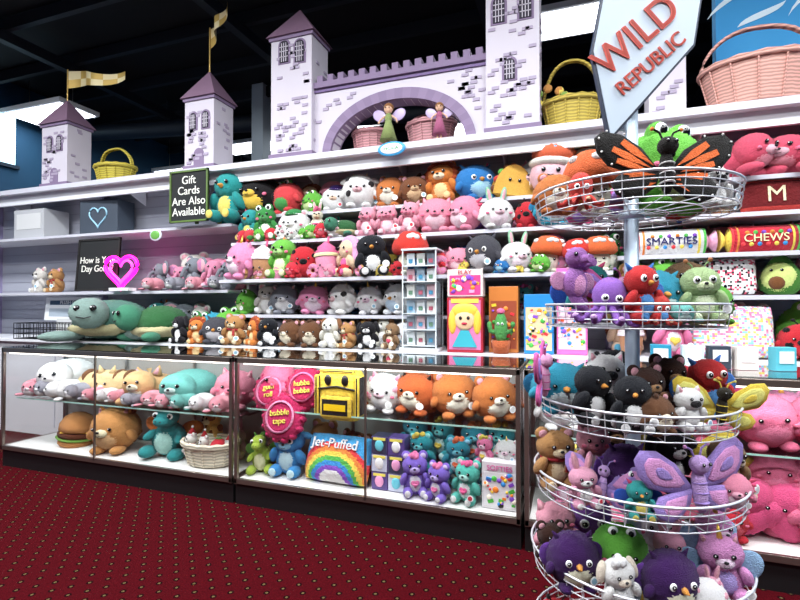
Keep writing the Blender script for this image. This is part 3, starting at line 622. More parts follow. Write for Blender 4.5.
# ------------------------------------------------------------------ glass cases
fr_=PL('#8a7d76',.28,.85,'metal'); kick=PL('#0c0b0d',.5); deck=PL('#ecebe8',.5); G=glass('clear_glass',1.0); GT=glass('top_glass',1.6,(.9,.95,.94,1))
def case(x0,x1,shz,mid=()):
    e=empty('glass_display_case',((x0+x1)/2,2.92,0)); L=x1-x0; h=.974; D=.54; y0=-D/2; y1=D/2
    m=MB(); m.box((0,0,.07),(L,D-.04,.14),kick); m.obj('kick_base',parent=e)
    m=MB(); m.box((0,0,.155),(L-.02,D-.02,.03),deck); m.obj('deck',parent=e)
    m=MB(); t=.024
    for x in (-L/2+t/2,L/2-t/2):
        for y in (y0+t/2,y1-t/2): m.box((x,y,.55),(t,t,.83),fr_,bev=.003)
    for x in mid: m.box((x,y0+.006,.55),(.012,.012,.8),fr_)
    for y in (y0+t/2,y1-t/2):
        m.box((0,y,h-.02),(L,t,.036),fr_,bev=.003); m.box((0,y,.155),(L,t,.034),fr_,bev=.003)
    for x in (-L/2+t/2,L/2-t/2): m.box((x,0,h-.02),(t,D,.036),fr_,bev=.003); m.box((x,0,.155),(t,D,.034),fr_,bev=.003)
    for k in range(int(L/.6)+1):
        x=-L/2+.04+k*(L-.08)/int(L/.6); m.box((x,y1-.03,.55),(.02,.012,.8),PL('#9a9a9a',.3,.9))
        m.box((x,.1,shz-.012),(.01,.3,.012),PL('#9a9a9a',.3,.9))
    m.obj('frame',parent=e)
    m=MB(); m.box((0,y1-.01,.56),(L-.05,.008,.79),PL('#9c9896',.35)); m.obj('back_doors',parent=e)
    m=MB(); m.box((0,y0+.006,.56),(L-.05,.005,.78),G)
    for x in (-L/2+.008,L/2-.008): m.box((x,0,.56),(.005,D-.05,.78),G)
    m.obj('glass_front',parent=e)
    m=MB(); m.box((0,0,h+.002),(L-.004,D-.004,.008),GT); m.obj('glass_top',parent=e)
    m=MB(); m.box((0,.03,shz-.004),(L-.06,D-.14,.008),glass('shelf_glass',.9,(.9,.96,.94,1))); m.box((0,.03-(D-.14)/2,shz-.004),(L-.06,.004,.009),PL('#a8d4c8',.2)); m.obj('glass_shelf',parent=e)
    m=MB(); m.box((0,y0+.04,h-.045),(L-.1,.02,.012),EM('#fff8ee',3)); m.obj('added_glow_strip',parent=e)  # glowing bar added under the front rail to brighten the case
    A=bpy.data.lights.new('case_fill_light','AREA'); A.shape='RECTANGLE'; A.size=L-.2; A.size_y=.03; A.energy=3.0*L/1.85; A.color=(1,.98,.96)  # added fill lamp that lifts the brightness of the case interior
    o=bpy.data.objects.new('case_fill_light',A); S.collection.objects.link(o); o.location=(0,y0+.05,h-.06); o.parent=e
    o.rotation_euler=(.45,0,0)
    return e
case(-4.42,-2.12,.55,(-.1,))
case(-2.1,-.25,.62,(.02,))
case(-.23,1.9,.6,())

# ------------------------------------------------------------------ castle
cas=PL('#c6bfca',.75); lav=PL('#7d6a88',.7); dkl=PL('#6f5a86',.7); bri=PL('#a397ac',.8); roofm=PL('#765a70',.7); dark=PL('#2b2533',.8)
def archwin(m,x,z,w,h,y,mt,vec=(0,-.006,0)):
    pts=[(x-w/2,y,z),(x+w/2,y,z)]+[(x+w/2*math.cos(a),y,z+h-w/2+w/2*math.sin(a)) for a in [PI*i/8 for i in range(9)]]
    m.prism(pts,vec,mt)
def window(m,x,z,w,h,y):
    archwin(m,x,z-.012,w+.035,h+.03,y,lav); archwin(m,x,z,w,h,y-.006,dark)
    for k in (-.25,.25,0): m.box((x+k*w,y-.014,z+h*.45),(.006,.004,h*.85),cas)
    for k in (.25,.5,.7): m.box((x,y-.014,z+h*k),(w*.95,.004,.006),cas)
def bricks(m,x0,x1,z0,z1,y,n,ok=None):
    for _ in range(n):
        x=random.uniform(x0+.04,x1-.04); z=z0+.02+.035*int((z1-z0-.04)/.035*random.random())
        if ok and not ok(x,z): continue
        m.box((x,y-.003,z),(.055,.008,.024),bri)
        if random.random()<.5 and x+.09<x1: m.box((x+.03,y-.003,z+.032),(.055,.008,.024),bri)
def tower(name,x0,x1,y0,dp,zb,ze,zp,win=True):
    m=MB(); w=x1-x0; cx=(x0+x1)/2; cy=y0+dp/2
    m.box((cx,cy,(zb+ze)/2),(w,dp,ze-zb),cas); m.box((cx,cy,ze-.015),(w+.03,dp+.03,.03),lav); m.box((cx,cy,zb+.02),(w+.03,dp+.03,.04),lav)
    o=.035; P=[(x0-o,y0-o,ze),(x1+o,y0-o,ze),(x1+o,y0+dp+o,ze),(x0-o,y0+dp+o,ze)]
    vs=[m.bm.verts.new(p) for p in P]; a=m.bm.verts.new((cx,cy,zp)); i=m.mi(roofm)
    for k in range(4):
        f=m.bm.faces.new((vs[k],vs[(k+1)%4],a)); f.material_index=i
    f=m.bm.faces.new(vs[::-1]); f.material_index=i
    bricks(m,x0,x1,zb+.05,ze-.06,y0,int(w*(ze-zb)*80))
    for _ in range(int((ze-zb)*12)):
        z=random.uniform(zb+.06,ze-.06); m.box((x1+.003,random.uniform(y0+.05,y0+dp-.05),z),(.008,.05,.024),bri)
    return m
for i,(x0,x1) in enumerate(((-3.57,-3.22),(-5.6,-5.2))):
    m=tower('',x0,x1,3.74,.28,2.652,3.36,3.68); window(m,(x0+x1)/2-.07,3.05,.07,.16,3.74); window(m,(x0+x1)/2+.08,3.05,.07,.16,3.74); 
    archwin(m,(x0+x1)/2,2.66,.12,.2,3.74,lav)
    cx=(x0+x1)/2; m.tube([(cx,3.88,3.6),(cx,3.88,4.12 if i==0 else 4.03)],.008,PL('#c9a860',.4,.6))
    gold=PL('#cfae5e',.5,.3); gs=PL('#efe0b0',.6); g=[]; n=12; Lf=.42 if i==0 else .85; zt=4.12 if i==0 else 4.03
    for k in range(n+1):
        t=k/n; x=cx+Lf*t*(.75 if i==0 else 1); y=3.88+.05*math.sin(t*9)-(.15*t if i==0 else 0); zz=zt-.02-(-.12*t if i==0 else .16*t)+.03*math.sin(t*8); hh=.2*(1-.55*t)
        g.append([m.bm.verts.new((x,y,zz)),m.bm.verts.new((x,y,zz-hh/2)),m.bm.verts.new((x,y,zz-hh))])
    for k in range(n):
        for j in range(2):
            f=m.bm.faces.new((g[k][j],g[k+1][j],g[k+1][j+1],g[k][j+1])); f.material_index=m.mi(gold if (k//2+j)%2 else gs); f.smooth=True
    m.obj('castle_tower')
m=tower('',.56,.8,3.9,.22,2.652,3.4,3.65); window(m,.68,3.1,.08,.18,3.9); m.obj('castle_tower')
m=tower('',-2.56,-2.14,3.72,.3,2.652,3.76,4.08); window(m,-2.42,3.52,.09,.2,3.72); window(m,-2.26,3.5,.09,.2,3.72)
gm=m
m2=tower('',-.6,-.2,3.72,.3,2.652,3.85,4.15); window(m2,-.5,3.5,.09,.2,3.72); window(m2,-.3,3.5,.09,.2,3.72); window(m2,-.42,3.05,.08,.16,3.72)
def wall_gate(m):
    x0,x1=-2.14,-.6; cx=(x0+x1)/2; rx=.6; rz=.40; zb=2.652; zt=3.26; y0=3.78; d=.12; n=48; i=m.mi(cas)
    def az(x):
        t=(x-cx)/rx; return zb+ (rz*math.sqrt(max(0,1-t*t)) if abs(t)<1 else 0)
    cols=[]
    for k in range(n+1):
        x=x0+(x1-x0)*k/n; z=az(x); cols.append([m.bm.verts.new(p) for p in ((x,y0,z),(x,y0,zt),(x,y0+d,z),(x,y0+d,zt))])
    for k in range(n):
        A,B=cols[k],cols[k+1]
        for q in ((A[0],B[0],B[1],A[1]),(A[2],A[3],B[3],B[2]),(A[0],A[2],B[2],B[0]),(A[1],B[1],B[3],A[3])):
            f=m.bm.faces.new(q); f.material_index=i
    pin=[(cx+rx*math.cos(a),zb+rz*math.sin(a)) for a in [PI*k/28 for k in range(29)]]; pout=[(cx+(rx+.08)*math.cos(a),zb+(rz+.09)*math.sin(a)) for a in [PI*k/28 for k in range(29)]]
    for k in range(28):
        m.prism([(pin[k][0],y0-.03,pin[k][1]),(pout[k][0],y0-.03,pout[k][1]),(pout[k+1][0],y0-.03,pout[k+1][1]),(pin[k+1][0],y0-.03,pin[k+1][1])],(0,.17,0),lav if k%2 else PL('#84718f',.7))
    m.box((cx,y0+d/2,zt+.02),(x1-x0,d+.06,.05),lav); m.box((cx,y0+d/2,zt-.03),(x1-x0,d+.03,.02),dkl)
    for k in range(15): m.box((x0+.06+k*(x1-x0-.12)/14,y0+d/2,zt+.075),(.055,d+.04,.06),lav)
    bricks(m,x0,x1,2.8,zt-.05,y0,80,lambda x,z: ((x-cx)/(rx+.13))**2+((z-zb)/(rz+.14))**2>1.05)
wall_gate(gm)
ge=empty('castle_gate',(0,0,0)); gm.obj('left_tower_and_arch',parent=ge); m2.obj('right_tower',parent=ge)

# ------------------------------------------------------------------ wicker baskets
def basket(x,y,z,w,h,c,hd=.5,nm='wicker_basket',flowers=None,rot=0):
    m=MB(); K=wicker(c); bh=h*(1-hd); r=w/2
    prof=[(0,0.004),(r*.72,0.004),(r*.78,.01)]
    for k in range(9): 
        t=k/8; prof.append((r*(.78+.2*t+.012*(-1)**k),.01+bh*t))
    prof+= [(r*.9,bh),(r*.72,.03),(0,.03)]
    m.lathe(prof,K,seg=28,sy=.72)
    for q in (0,.03): 
        m.tube([(r*math.cos(2*PI*i/30),r*.72*math.sin(2*PI*i/30),bh+.01*math.sin(i*PI+q*90)+q*.4) for i in range(30)],.014,K,True)
    for q in range(14):
        a=2*PI*q/14; m.tube([(r*.8*math.cos(a),r*.8*.72*math.sin(a),.01),(r*1.0*math.cos(a),r*1.0*.72*math.sin(a),bh)],.006,K)
    if hd>0:
      for dy in (-.012,.012):
        m.tube([(r*.97*math.cos(PI*i/16),dy+.01*math.sin(i),bh+ (h-bh)*math.sin(PI*i/16)) for i in range(17)],.011,K)
    if flowers:
        for k in range(9):
            a=k*.9; m.ell((-r*.7+.1*math.cos(a),-r*.3+.03*math.sin(a*2),bh+.05+.07*math.sin(a)),(.035,.02,.035),F(flowers[k%len(flowers)]),u=8,v=6)
    return m.obj(nm,(x,y,z+.002),(0,0,rot))
basket(-4.7,3.92,2.65,.48,.4,'#bfae3c',.55)
basket(.03,3.95,2.65,.44,.58,'#c4ac48',.6,flowers=['#7a9a3c','#e8d24a','#c98a3c'])
basket(1.25,3.94,2.65,.72,.6,'#e2a99c',.5)
basket(-1.7,4.02,2.65,.34,.46,'#cf9498',.5); basket(-1.13,4.03,2.65,.44,.34,'#d2989c',.3)
def doll(x,y,z,h,c):
    m=MB(); m.cone((0,0,.25),.22,.07,.5,F(c)); m.ell((0,0,.55),(.09,.07,.14),F(c)); m.ell((0,0,.78),(.11,.1,.12),F('#e8b896')); m.ell((0,.03,.83),(.13,.12,.12),F('#8a5a2e'))
    eyes(m,.045,-.1,.79,.016)
    for s in (-1,1):
        m.tube([(s*.08,0,.62),(s*.2,-.02,.52),(s*.24,-.06,.42)],.025,F('#e8b896')); m.ell((s*.24,.08,.66),(.2,.012,.14),PL('#a996be',.3),(0,-s*.6,0))
        m.tube([(s*.05,0,.05),(s*.05,-.04,-.15)],.03,F('#e8b896'))
    o=m.obj('fairy_doll',(x,y,z),(0,0,.1)); o.scale=(h,h,h)
doll(-1.42,3.74,2.7,.34,'#8a9a58'); doll(-.98,3.74,2.7,.28,'#b05a80')

# ------------------------------------------------------------------ boards & signs, left
def board(x,y,z,w,h,txt,sz,fw=.02,bg='#141618',frc='#1f1b18',tc='#f1f0e6',rot=0,tilt=-.08,nm='chalkboard_sign'):
    m=MB(); m.box((0,0,h/2),(w,.012,h),PL(bg,.8))
    for sx in (-1,1): m.box((sx*(w/2-fw/2),-.006,h/2),(fw,.02,h),PL(frc,.6),bev=.002)
    for zz in (fw/2,h-fw/2): m.box((0,-.006,zz),(w,.02,fw),PL(frc,.6),bev=.002)
    m.prism([(-.02,.01,h*.6),(.02,.01,h*.6),(.02,.1,0.0),(-.02,.1,0.0)],(0,.008,0),PL(frc))
    o=m.obj(nm,(x,y,z+.002),(tilt,0,rot)); text(txt,sz,(0,-.009,h*.5),PL(tc,.8),o,sp=.92); return o
board(-3.43,3.66,2.12,.46,.5,'Gift\nCards\nAre Also\nAvailable',.11,frc='#55702e',tilt=.0).location.y=3.655
board(-4.72,3.72,1.48,.6,.56,'How is Your\nDay Going?',.1)
m=MB(); m.box((0,0,.19),(.5,.24,.38),PL('#39424f',.6),bev=.006)
pts=[(.012*16*math.sin(t)**3*.6,-.125,.2+.0075*(13*math.cos(t)-5*math.cos(2*t)-2*math.cos(3*t)-math.cos(4*t))) for t in [2*PI*i/30 for i in range(30)]]
m.tube(pts,.008,PL('#9fd0e8',.5),True); m.obj('gift_box',(-4.85,3.95,2.102),(0,0,.1))
m=MB(); m.box((0,0,.17),(.5,.3,.34),PL('#b5b6ba',.6),bev=.006); m.box((0,-.152,.2),(.4,.004,.18),PL('#d4d4d4')); m.obj('storage_box',(-5.9,3.95,2.102))
m=MB(); pts=[(.0135*16*math.sin(t)**3,0,.14+.0115*(13*math.cos(t)-5*math.cos(2*t)-2*math.cos(3*t)-math.cos(4*t))) for t in [2*PI*i/40 for i in range(40)]]
m.tube(pts,.018,EM('#ff10a8',4.5),True,8); m.tube([(p[0]*.7,p[1],.14+(p[2]-.14)*.7) for p in pts],.012,EM('#ff38c0',4),True,8); m.box((0,.02,-.055),(.26,.1,.03),PL('#eeeeee')); m.tube([(0,.02,-.05),(0,.02,-.03)],.01,PL('#eeeeee'))
m.obj('neon_heart_lamp',(-4.3,3.66,1.545))
m=MB(); m.ell((0,0,.1),(.09,.01,.06),PL('#3a9ad0')); m.ell((0,-.006,.1),(.07,.01,.045),PL('#f4f4f4')); m.box((0,.02,.1),(.02,.06,.05),PL('#dddddd'))
o=m.obj('oval_shelf_sign',(-1.36,3.655,2.5)); o.scale=(1.4,1.0,1.0); text('HOLA',.035,(0,-.018,.1),PL('#28a060'),o)
m=MB(); m.ell((0,0,.1),(.08,.01,.06),PL('#d8e0e8')); m.ell((0,-.006,.1),(.06,.01,.045),PL('#6aa84f')); m.box((0,.02,.15),(.02,.04,.02),PL('#dddddd')); m.obj('oval_shelf_sign',(-3.9,3.71,1.93))
m=MB(); bw=PL('#1a1a1c',.4,.6)
w,d,h=.9,.3,.16
for z in (0,.05,.1,h): m.tube([(-w/2,-d/2,z),(w/2,-d/2,z),(w/2,d/2,z),(-w/2,d/2,z)],.005,bw,True)
for i in range(19):
    x=-w/2+i*w/18; m.tube([(x,-d/2,h),(x,-d/2,0),(x,d/2,0),(x,d/2,h)],.0035,bw)
for i in range(7):
    y=-d/2+i*d/6
    for sx in (-1,1): m.tube([(sx*w/2,y,0),(sx*w/2,y,h)],.0035,bw)
m.obj('wire_basket',(-5.05,3.56,.982))
m=MB(); m.box((0,0,.14),(.8,.01,.26),PL('#e4e6ea',.4),bev=.004); m.box((0,-.006,.21),(.66,.004,.05),PL('#3a566e',.5)); m.box((0,-.006,.1),(.66,.004,.09),PL('#aab6c2',.5)); m.box((0,.03,-.07),(.4,.08,.2),PL('#cccccc'))
o=m.obj('counter_sign',(-5.25,3.84,1.15),(-.1,0,.05)); text('PLUSH ORDER',.055,(0,-.01,.21),PL('#ffffff'),o)

# ------------------------------------------------------------------ shelf toys (world metres)
row(3.94,2.17,[(-2.84,'bee',.5,0),(-2.5,'watermelon',.34),(-2.24,'frog',.22),(-2.03,'gnome',.27),(-1.76,'cow',.34),(-1.48,'tiger',.28),(-1.24,'bear',.28),(-.99,'lion',.4),(-.71,'owlb',.32),(-.44,'taco',.3),(-.2,'beart',.26),(.13,'shakey',.38)])
put('shake',-.14,3.9,2.17,.5,0)
fill(-2.7,.2,4.07,2.17,.24,.38)
row(4.0,2.17,[(.42,'musho',.34),(.72,'strawb',.3)])
row(3.93,2.17,[(1.06,'kirbyr',.3,.7),(1.42,'kirbyr',.28,-.6),(1.8,'kirby',.3)])
row(3.77,1.9,[(-2.82,'parrot',.33),(-2.6,'frogd',.33),(-2.34,'dinoh',.3),(-2.09,'llama',.34),(-1.86,'turtle2',.17),(-1.62,'pigs',.28),(-1.43,'pigs',.27),(-1.24,'pigs',.29),(-1.02,'pig',.32),(-.78,'axolotl',.3),(-.53,'bunny',.36),(-.31,'lady',.23),(-.12,'bird',.25),(.1,'icepop',.28)])
fill(-2.85,.22,4.0,1.9,.18,.23)
fill(-2.9,-1.95,3.72,1.9,.12,.17,['watermelon','frog','pig','cow','strawb'])
row(3.62,1.55,[(-2.78,'unip',.38),(-2.56,'cup',.35),(-2.36,'dinol',.36),(-2.14,'lady',.3),(-1.93,'cupp',.35),(-1.72,'ragdoll2',.33),(-1.49,'penguin',.36),(-1.2,'mush',.36),(-.97,'strawb',.22),(-.8,'pig',.23),(-.6,'owlg',.3),(-.37,'bunny',.34),(-.15,'musho',.28),(.07,'mush',.24),(.2,'musho',.26)])
fill(-2.9,.25,3.93,1.55,.24,.32)
fill(-2.9,-.2,3.56,1.55,.1,.16,['pig','donut','cupp','catw','star','strawb','lady','owlb','frog'],1.2)
row(3.76,1.24,[(-2.85,'frog',.23),(-2.64,'bearw',.28),(-2.42,'catg',.26),(-2.14,'unip',.3),(-1.85,'cow',.28),(-1.59,'unicorn',.29),(-1.34,'owlw',.26),(-1.0,'penguin',.24)])
fill(-2.9,.2,4.0,1.24,.22,.28)
row(3.5,.975,[(-3.34,'dogbk',.24),(-3.16,'lion',.27),(-2.97,'owlg',.25),(-2.77,'beart',.29),(-2.57,'lion',.25),(-2.4,'penguin',.24),(-2.21,'hedge',.24),(-2.01,'hedge',.22),(-1.83,'dog',.25),(-1.66,'beart',.23),(-1.5,'dogbk',.22)])
row(3.75,.975,[(-3.4,'frogd',.3),(-3.2,'bird',.3),(-3.0,'frog',.34)])
fill(-2.9,-1.3,3.72,.975,.2,.25,['tiger','bearw','hedge','unicorn','pig','owlg','dog','cow','giraffe'])
put('sloth',-1.3,3.5,.975,.2)
put('parrot',-3.08,3.82,2.1,.5,0); put('parrot',-3.2,3.98,2.1,.36,.3)
row(3.6,.975,[(-4.35,'turtle',.42,.45),(-3.76,'turtle2',.34,-.4)])
row(3.9,.975,[(-4.5,'elep',.36),(-4.1,'shark',.4,.6),(-3.68,'ele',.38),(-3.95,'dinot',.42),(-3.5,'bearw',.36)])
row(3.86,1.47,[(-4.0,'ele',.3),(-3.76,'elep',.26),(-3.55,'ele',.33),(-3.32,'elep',.3),(-3.1,'ele',.3)])
row(3.74,1.47,[(-3.95,'sealp',.13),(-3.68,'sealg',.14),(-3.42,'sealp',.13),(-3.18,'sealg',.14)])
fill(-3.8,-3.1,4.02,1.47,.3,.42,['bunnyt','elep','ele','pig','bunnyp','bearw'])
row(3.95,1.47,[(-5.9,'bearw',.3),(-5.6,'beart',.3)])
def pillow_obj(nm,x,y,z,w,h,d,mf,rot=0,tilt=-.12,nx=18,nz=14):
    m=MB(); m.pillow(w,h,d,mf,nx,nz,loc=(0,0,h/2)); return m.obj(nm,(x,y,z+.004),(tilt,0,rot))
def roll(x,y,z,L,r,c,c2,t,tc):
    m=MB(); R=(0,PI/2,0); m.cone((0,0,r),r,r,L*.74,F(c),R,22)
    for s in (-1,1):
        m.cone((s*L*.39,0,r),r,r*.35,L*.05,F(c2),(0,s*PI/2,0),16); m.cone((s*L*.45,0,r),r*.3,r*.85,L*.08,F(c2),(0,s*PI/2,0),12)
    for k,a in enumerate((-.36,-.3,.3,.36)): m.cone((a*L,0,r),r*1.02,r*1.02,L*.025,F(rainb[k]),R,22)
    for k in range(12): m.ell((-L*.25+L*.5*k/11,-r*.95,r+(r*.42 if k%2 else -r*.42)),(.014,.012,.014),F(rainb[k%6]),u=6,v=5)
    o=m.obj('plush_candy_roll',(x,y,z+.003)); text(t,r*.8,(0,-r-.004,r),F(tc),o,ext=.003); return o
roll(.66,3.78,1.66,.56,.09,'#f2efe8','#f6a8c8','SMARTIES','#2a2a6a')
roll(1.2,3.78,1.66,.5,.09,'#c81c34','#f7d13a','CHEWS','#fff3b0')
fill(.4,2.0,4.02,1.66,.2,.24,['pig','unip','strawb','bird','cupp'])
o=pillow_obj('throw_pillow',1.28,3.8,1.92,.4,.24,.12,lambda a,b:F('#6a1418' if abs(b)<.7 else '#c0342c')); text('M',.15,(0,-.065,.11),F('#f2d9b0'),o)
row(3.86,1.92,[(.5,'bird',.24),(.74,'unip',.24),(.98,'bear',.22),(1.6,'strawb',.23)])
row(3.76,1.38,[(.42,'dinol',.26),(.64,'frog',.26),(1.3,'avo',.27),(1.52,'frogd',.26)]); fill(.4,2.0,4.0,1.38,.2,.26,['frog','dinol','pig','strawb'])
cf=['#f6f2ea','#f6f2ea','#2a2a2a','#f6f2ea','#e0486a','#f6f2ea']
rr_=random.Random(3)
pillow_obj('throw_pillow',1.0,3.74,1.38,.34,.25,.1,lambda a,b:F(rr_.choice(cf)),nx=26,nz=20)
conf=['#f5f0ea','#f08ab8','#f5f0ea','#8ad0e8','#f5f0ea','#f7d35a','#f5f0ea','#f07aa0']
pillow_obj('throw_pillow',.98,3.6,.975,.48,.34,.12,lambda a,b:F(rr_.choice(conf)),nx=32,nz=24)
row(3.62,.975,[(.4,'cup',.28),(.62,'care_p',.34),(1.36,'lady',.27),(1.6,'strawb',.28),(1.85,'pig',.27)])
row(3.9,.975,[(.4,'ragdoll',.36),(.75,'unip',.36),(1.15,'bearw',.36),(1.5,'frog',.36)])
for i,x in enumerate((.35,.5,.62,.74,.9)):
    m=MB(); m.box((0,0,.06),(.1,.06,.12),PL(['#2a8fb0','#cfe6ee','#37414f','#e8e2da','#58b8c8'][i],.4),bev=.003); m.box((0,-.032,.07),(.07,.003,.06),PL('#f4f4f4')); m.obj('card_pack',(x+.12,2.95,.981),(0,0,.1*i-.1))
m=MB(); ac=PL('#e4ecf0',.1); AC=glass('acrylic',.5,(.97,.99,1,1)); 
m.box((0,0,.012),(.3,.26,.024),PL('#e9edf0',.2)); m.box((0,0,.765),(.28,.22,.012),ac)
for sx in (-1,1):
    m.box((sx*.13,0,.39),(.006,.2,.74),AC)
    for sy in (-1,1): m.tube([(sx*.13,sy*.1,.02),(sx*.13,sy*.1,.765)],.005,ac)
m.box((0,.06,.39),(.25,.006,.73),PL('#d0d5da',.3)); 
for k in range(6): 
    m.box((0,-.02,.04+k*.12),(.25,.18,.006),ac)
    for j in (-1,0,1): m.box((j*.08,-.05,.093+k*.12),(.062,.014,.095),PL(['#d8d8d4','#7d8894','#c8a8b0','#a0b4c4','#e0e4e8'][(k*2+j)%5],.3),(.1,0,0)); m.box((j*.08,-.06,.08+k*.12),(.03,.006,.03),PL(['#a05060','#4080a0','#60806a'][(k+j)%3],.3))
m.obj('acrylic_display_stand',(-1.06,3.54,.977))
def tbox(x,y,z,w,h,d,c,c2,t,tc,bits,sz=.06,nm='toy_box'):
    m=MB(); R=random.Random(int(abs(x)*1000)); m.box((0,0,h/2),(w,d,h),PL(c,.35),bev=.003); m.box((0,-d/2-.001,h*.42),(w*.88,.004,h*.72),PL(c2,.3))
    for i in range(bits*2):
        px=R.uniform(-.4,.4)*w; pz=h*.42+R.uniform(-.33,.33)*h; q=R.uniform(.03,.09)*w
        if i%3: m.ell((px,-d/2-.005,pz),(q,.007,q),PL(R.choice(rainb+['#fff4e0','#fff4e0','#111111']),.4),u=10,v=6)
        else: m.box((px,-d/2-.004,pz),(q*2,.006,q*1.2),PL(R.choice(rainb+['#ffffff','#f7a0c8']),.4),(0,R.uniform(-.6,.6),0))
    o=m.obj(nm,(x,y,z+.002),(0,0,random.uniform(-.08,.08))); 
    if t: text(t,sz,(0,-d/2-.008,h*.88),PL(tc),o)
    return o
# boxed doll: window box with a big smiling face, hair and dress on the front
m=MB(); m.box((0,0,.2),(.26,.14,.4),PL('#a82838',.35),bev=.003); m.box((0,-.071,.2),(.23,.004,.36),PL('#e07aa8',.3))
m.ell((0,-.075,.24),(.075,.02,.08),PL('#f0c49c',.5)); m.ell((0,-.07,.3),(.1,.02,.06),PL('#f0c040',.5)); 
for s in (-1,1): m.ell((s*.09,-.07,.22),(.03,.018,.09),PL('#f0c040',.5)); m.ell((s*.028,-.095,.25),(.012,.006,.014),PL(BK),u=8,v=6)
m.ell((0,-.094,.21),(.022,.006,.01),PL('#c02040'),u=8,v=6); m.prism([(-.03,-.085,.16),(.03,-.085,.16),(.09,-.085,.04),(-.09,-.085,.04)],(0,.01,0),PL('#38a8b8',.4))
m.box((0,-.075,.375),(.2,.006,.03),PL('#f7e05a'))
m.obj('boxed_doll',(-.72,3.52,.977),(0,0,.06))
tbox(-.72,3.54,1.382,.26,.2,.14,'#e8dcd6','#d84888','PLAY',"#c02840",14,.045)
tbox(-.45,3.6,.975,.21,.48,.12,'#c87838','#9a4a34','',"#ffffff",14)
m=MB(); m.lathe([(0,0),(.07,0),(.09,.12),(0,.12)],F('#b5582a')); m.ell((0,0,.24),(.06,.06,.15),F('#4a984a'),u=16,v=12)
for s in (-1,1): m.tube([(s*.05,0,.2),(s*.1,0,.21),(s*.11,0,.27)],.024,F('#4a984a'),seg=8); m.ell((s*.11,0,.275),(.024,.024,.028),F('#4a984a'),u=8,v=6)
m.ell((0,-.01,.4),(.04,.04,.03),F('#f06a9c')); eyes(m,.02,-.062,.28,.008,True); o=m.obj('dancing_cactus_toy',(-.46,3.48,.977)); o.scale=(.75,.75,.75)
tbox(-.2,3.56,.975,.2,.42,.12,'#2a86c8','#e4c8a0','',"#ffffff",26)
tbox(.02,3.58,.975,.2,.6,.12,'#e86ab0','#f0c8d8','FUN',"#ffffff",30,.07)

# ------------------------------------------------------------------ case contents
row(3.0,.552,[(-4.12,'seal',.3,.4),(-3.62,'catl',.27,.2),(-3.18,'catt',.27,.2),(-2.8,'sealt',.28,.2),(-2.38,'pig',.3)])
row(2.82,.552,[(-4.24,'sealp',.15),(-4.08,'sealg',.16),(-3.92,'seal',.16),(-3.77,'sealg',.13),(-3.6,'sealp',.11),(-3.46,'seal',.11),(-3.32,'sealp',.11),(-3.16,'sealg',.11),(-3.0,'sealp',.12),(-2.85,'sealp',.12),(-2.69,'sealt',.12),(-2.52,'seal',.12),(-2.35,'sealp',.12)])
row(2.86,.172,[(-3.86,'burger',.26,.2),(-3.38,'cato',.37,.2),(-2.9,'dinot',.42,.3)])
row(3.04,.172,[(-2.6,'giraffe',.34),(-2.35,'bunnyp',.3)])
basket(-2.46,2.85,.172,.44,.15,'#e9dfc8',.0)
row(2.83,.24,[(-2.6,'santa',.2),(-2.48,'santa',.18),(-2.36,'strawb',.14),(-2.3,'santa',.17)])
row(2.95,.622,[(-1.16,'catw',.27),(-.93,'fox',.29),(-.67,'tiger',.3),(-.42,'tiger',.28),(-1.95,'kirby',.3),(-1.72,'unip',.28)])
fill(-1.3,-.35,3.05,.622,.2,.25,['tiger','fox','bear','lion'])
def cush(x,y,z,r,c,c2,t,tilt=-.3):
    m=MB(); m.lathe([(0,-.05),(r*.6,-.05),(r*.95,-.035),(r,0),(r*.95,.035),(r*.6,.05),(0,.05)],F(c),seg=28)
    m.lathe([(r*.62,.052),(r*.7,.05),(r*.72,.06),(r*.64,.064)],F(c2),seg=28); m.lathe([(0,.056),(r*.58,.054)],F(c),seg=28)
    for k in range(14): a=k*PI/7; m.ell((r*.97*math.cos(a),r*.97*math.sin(a),0),(.022,.022,.04),F(c),u=8,v=6)
    o=m.obj('round_cushion',(x,y,z+r*.98),(PI/2+tilt,0,0)); text(t,r*.36,(0,0,.062),F('#f6e04a'),o,rot=(0,0,.15),ext=.003); return o
cush(-1.68,2.86,.62,.14,'#b81450','#f06aa0','hubba\nbubba')
cush(-1.8,2.78,.42,.15,'#c01a5c','#f490bc','bubble\ntape')
cush(-1.94,2.86,.58,.14,'#c8205f','#f58ab8','gum\nroll')
m=MB(); m.box((0,0,.0),(.3,.14,.34),F('#f0c81e'),bev=.06,seg=4); m.box((0,-.075,-.07),(.22,.05,.14),F('#1b1a1c'),bev=.02,seg=3); m.tube([(-.13,-.07,.04),(0,-.075,.06),(.13,-.07,.04)],.007,PL('#111111'))
for s in (-1,1): m.tube([(s*.06,.06,.15),(s*.09,.12,.1),(s*.09,.12,-.1),(s*.07,.06,-.14)],.014,F('#1b1a1c')); m.ell((s*.06,-.075,.1),(.025,.012,.035),PL(BK))
m.tube([(-.04,0,.17),(-.03,0,.21),(.03,0,.21),(.04,0,.17)],.01,F('#1b1a1c')); m.box((0,-.103,-.07),(.15,.004,.04),PL('#f0c81e')); m.box((0,-.06,.155),(.24,.03,.02),F('#1b1a1c'),bev=.006)
for s in (-1,1): m.box((s*.143,-.03,0),(.03,.1,.26),F('#1b1a1c'),bev=.01)
m.obj('backpack',(-1.4,2.83,.74))
row(2.84,.172,[(-2.0,'dinog',.28,.3),(-1.8,'yeti',.36,.1)])
row(3.03,.172,[(-1.95,'hedge',.26),(-1.62,'beart',.34),(-1.4,'hedge',.3),(-1.2,'bear',.28)])
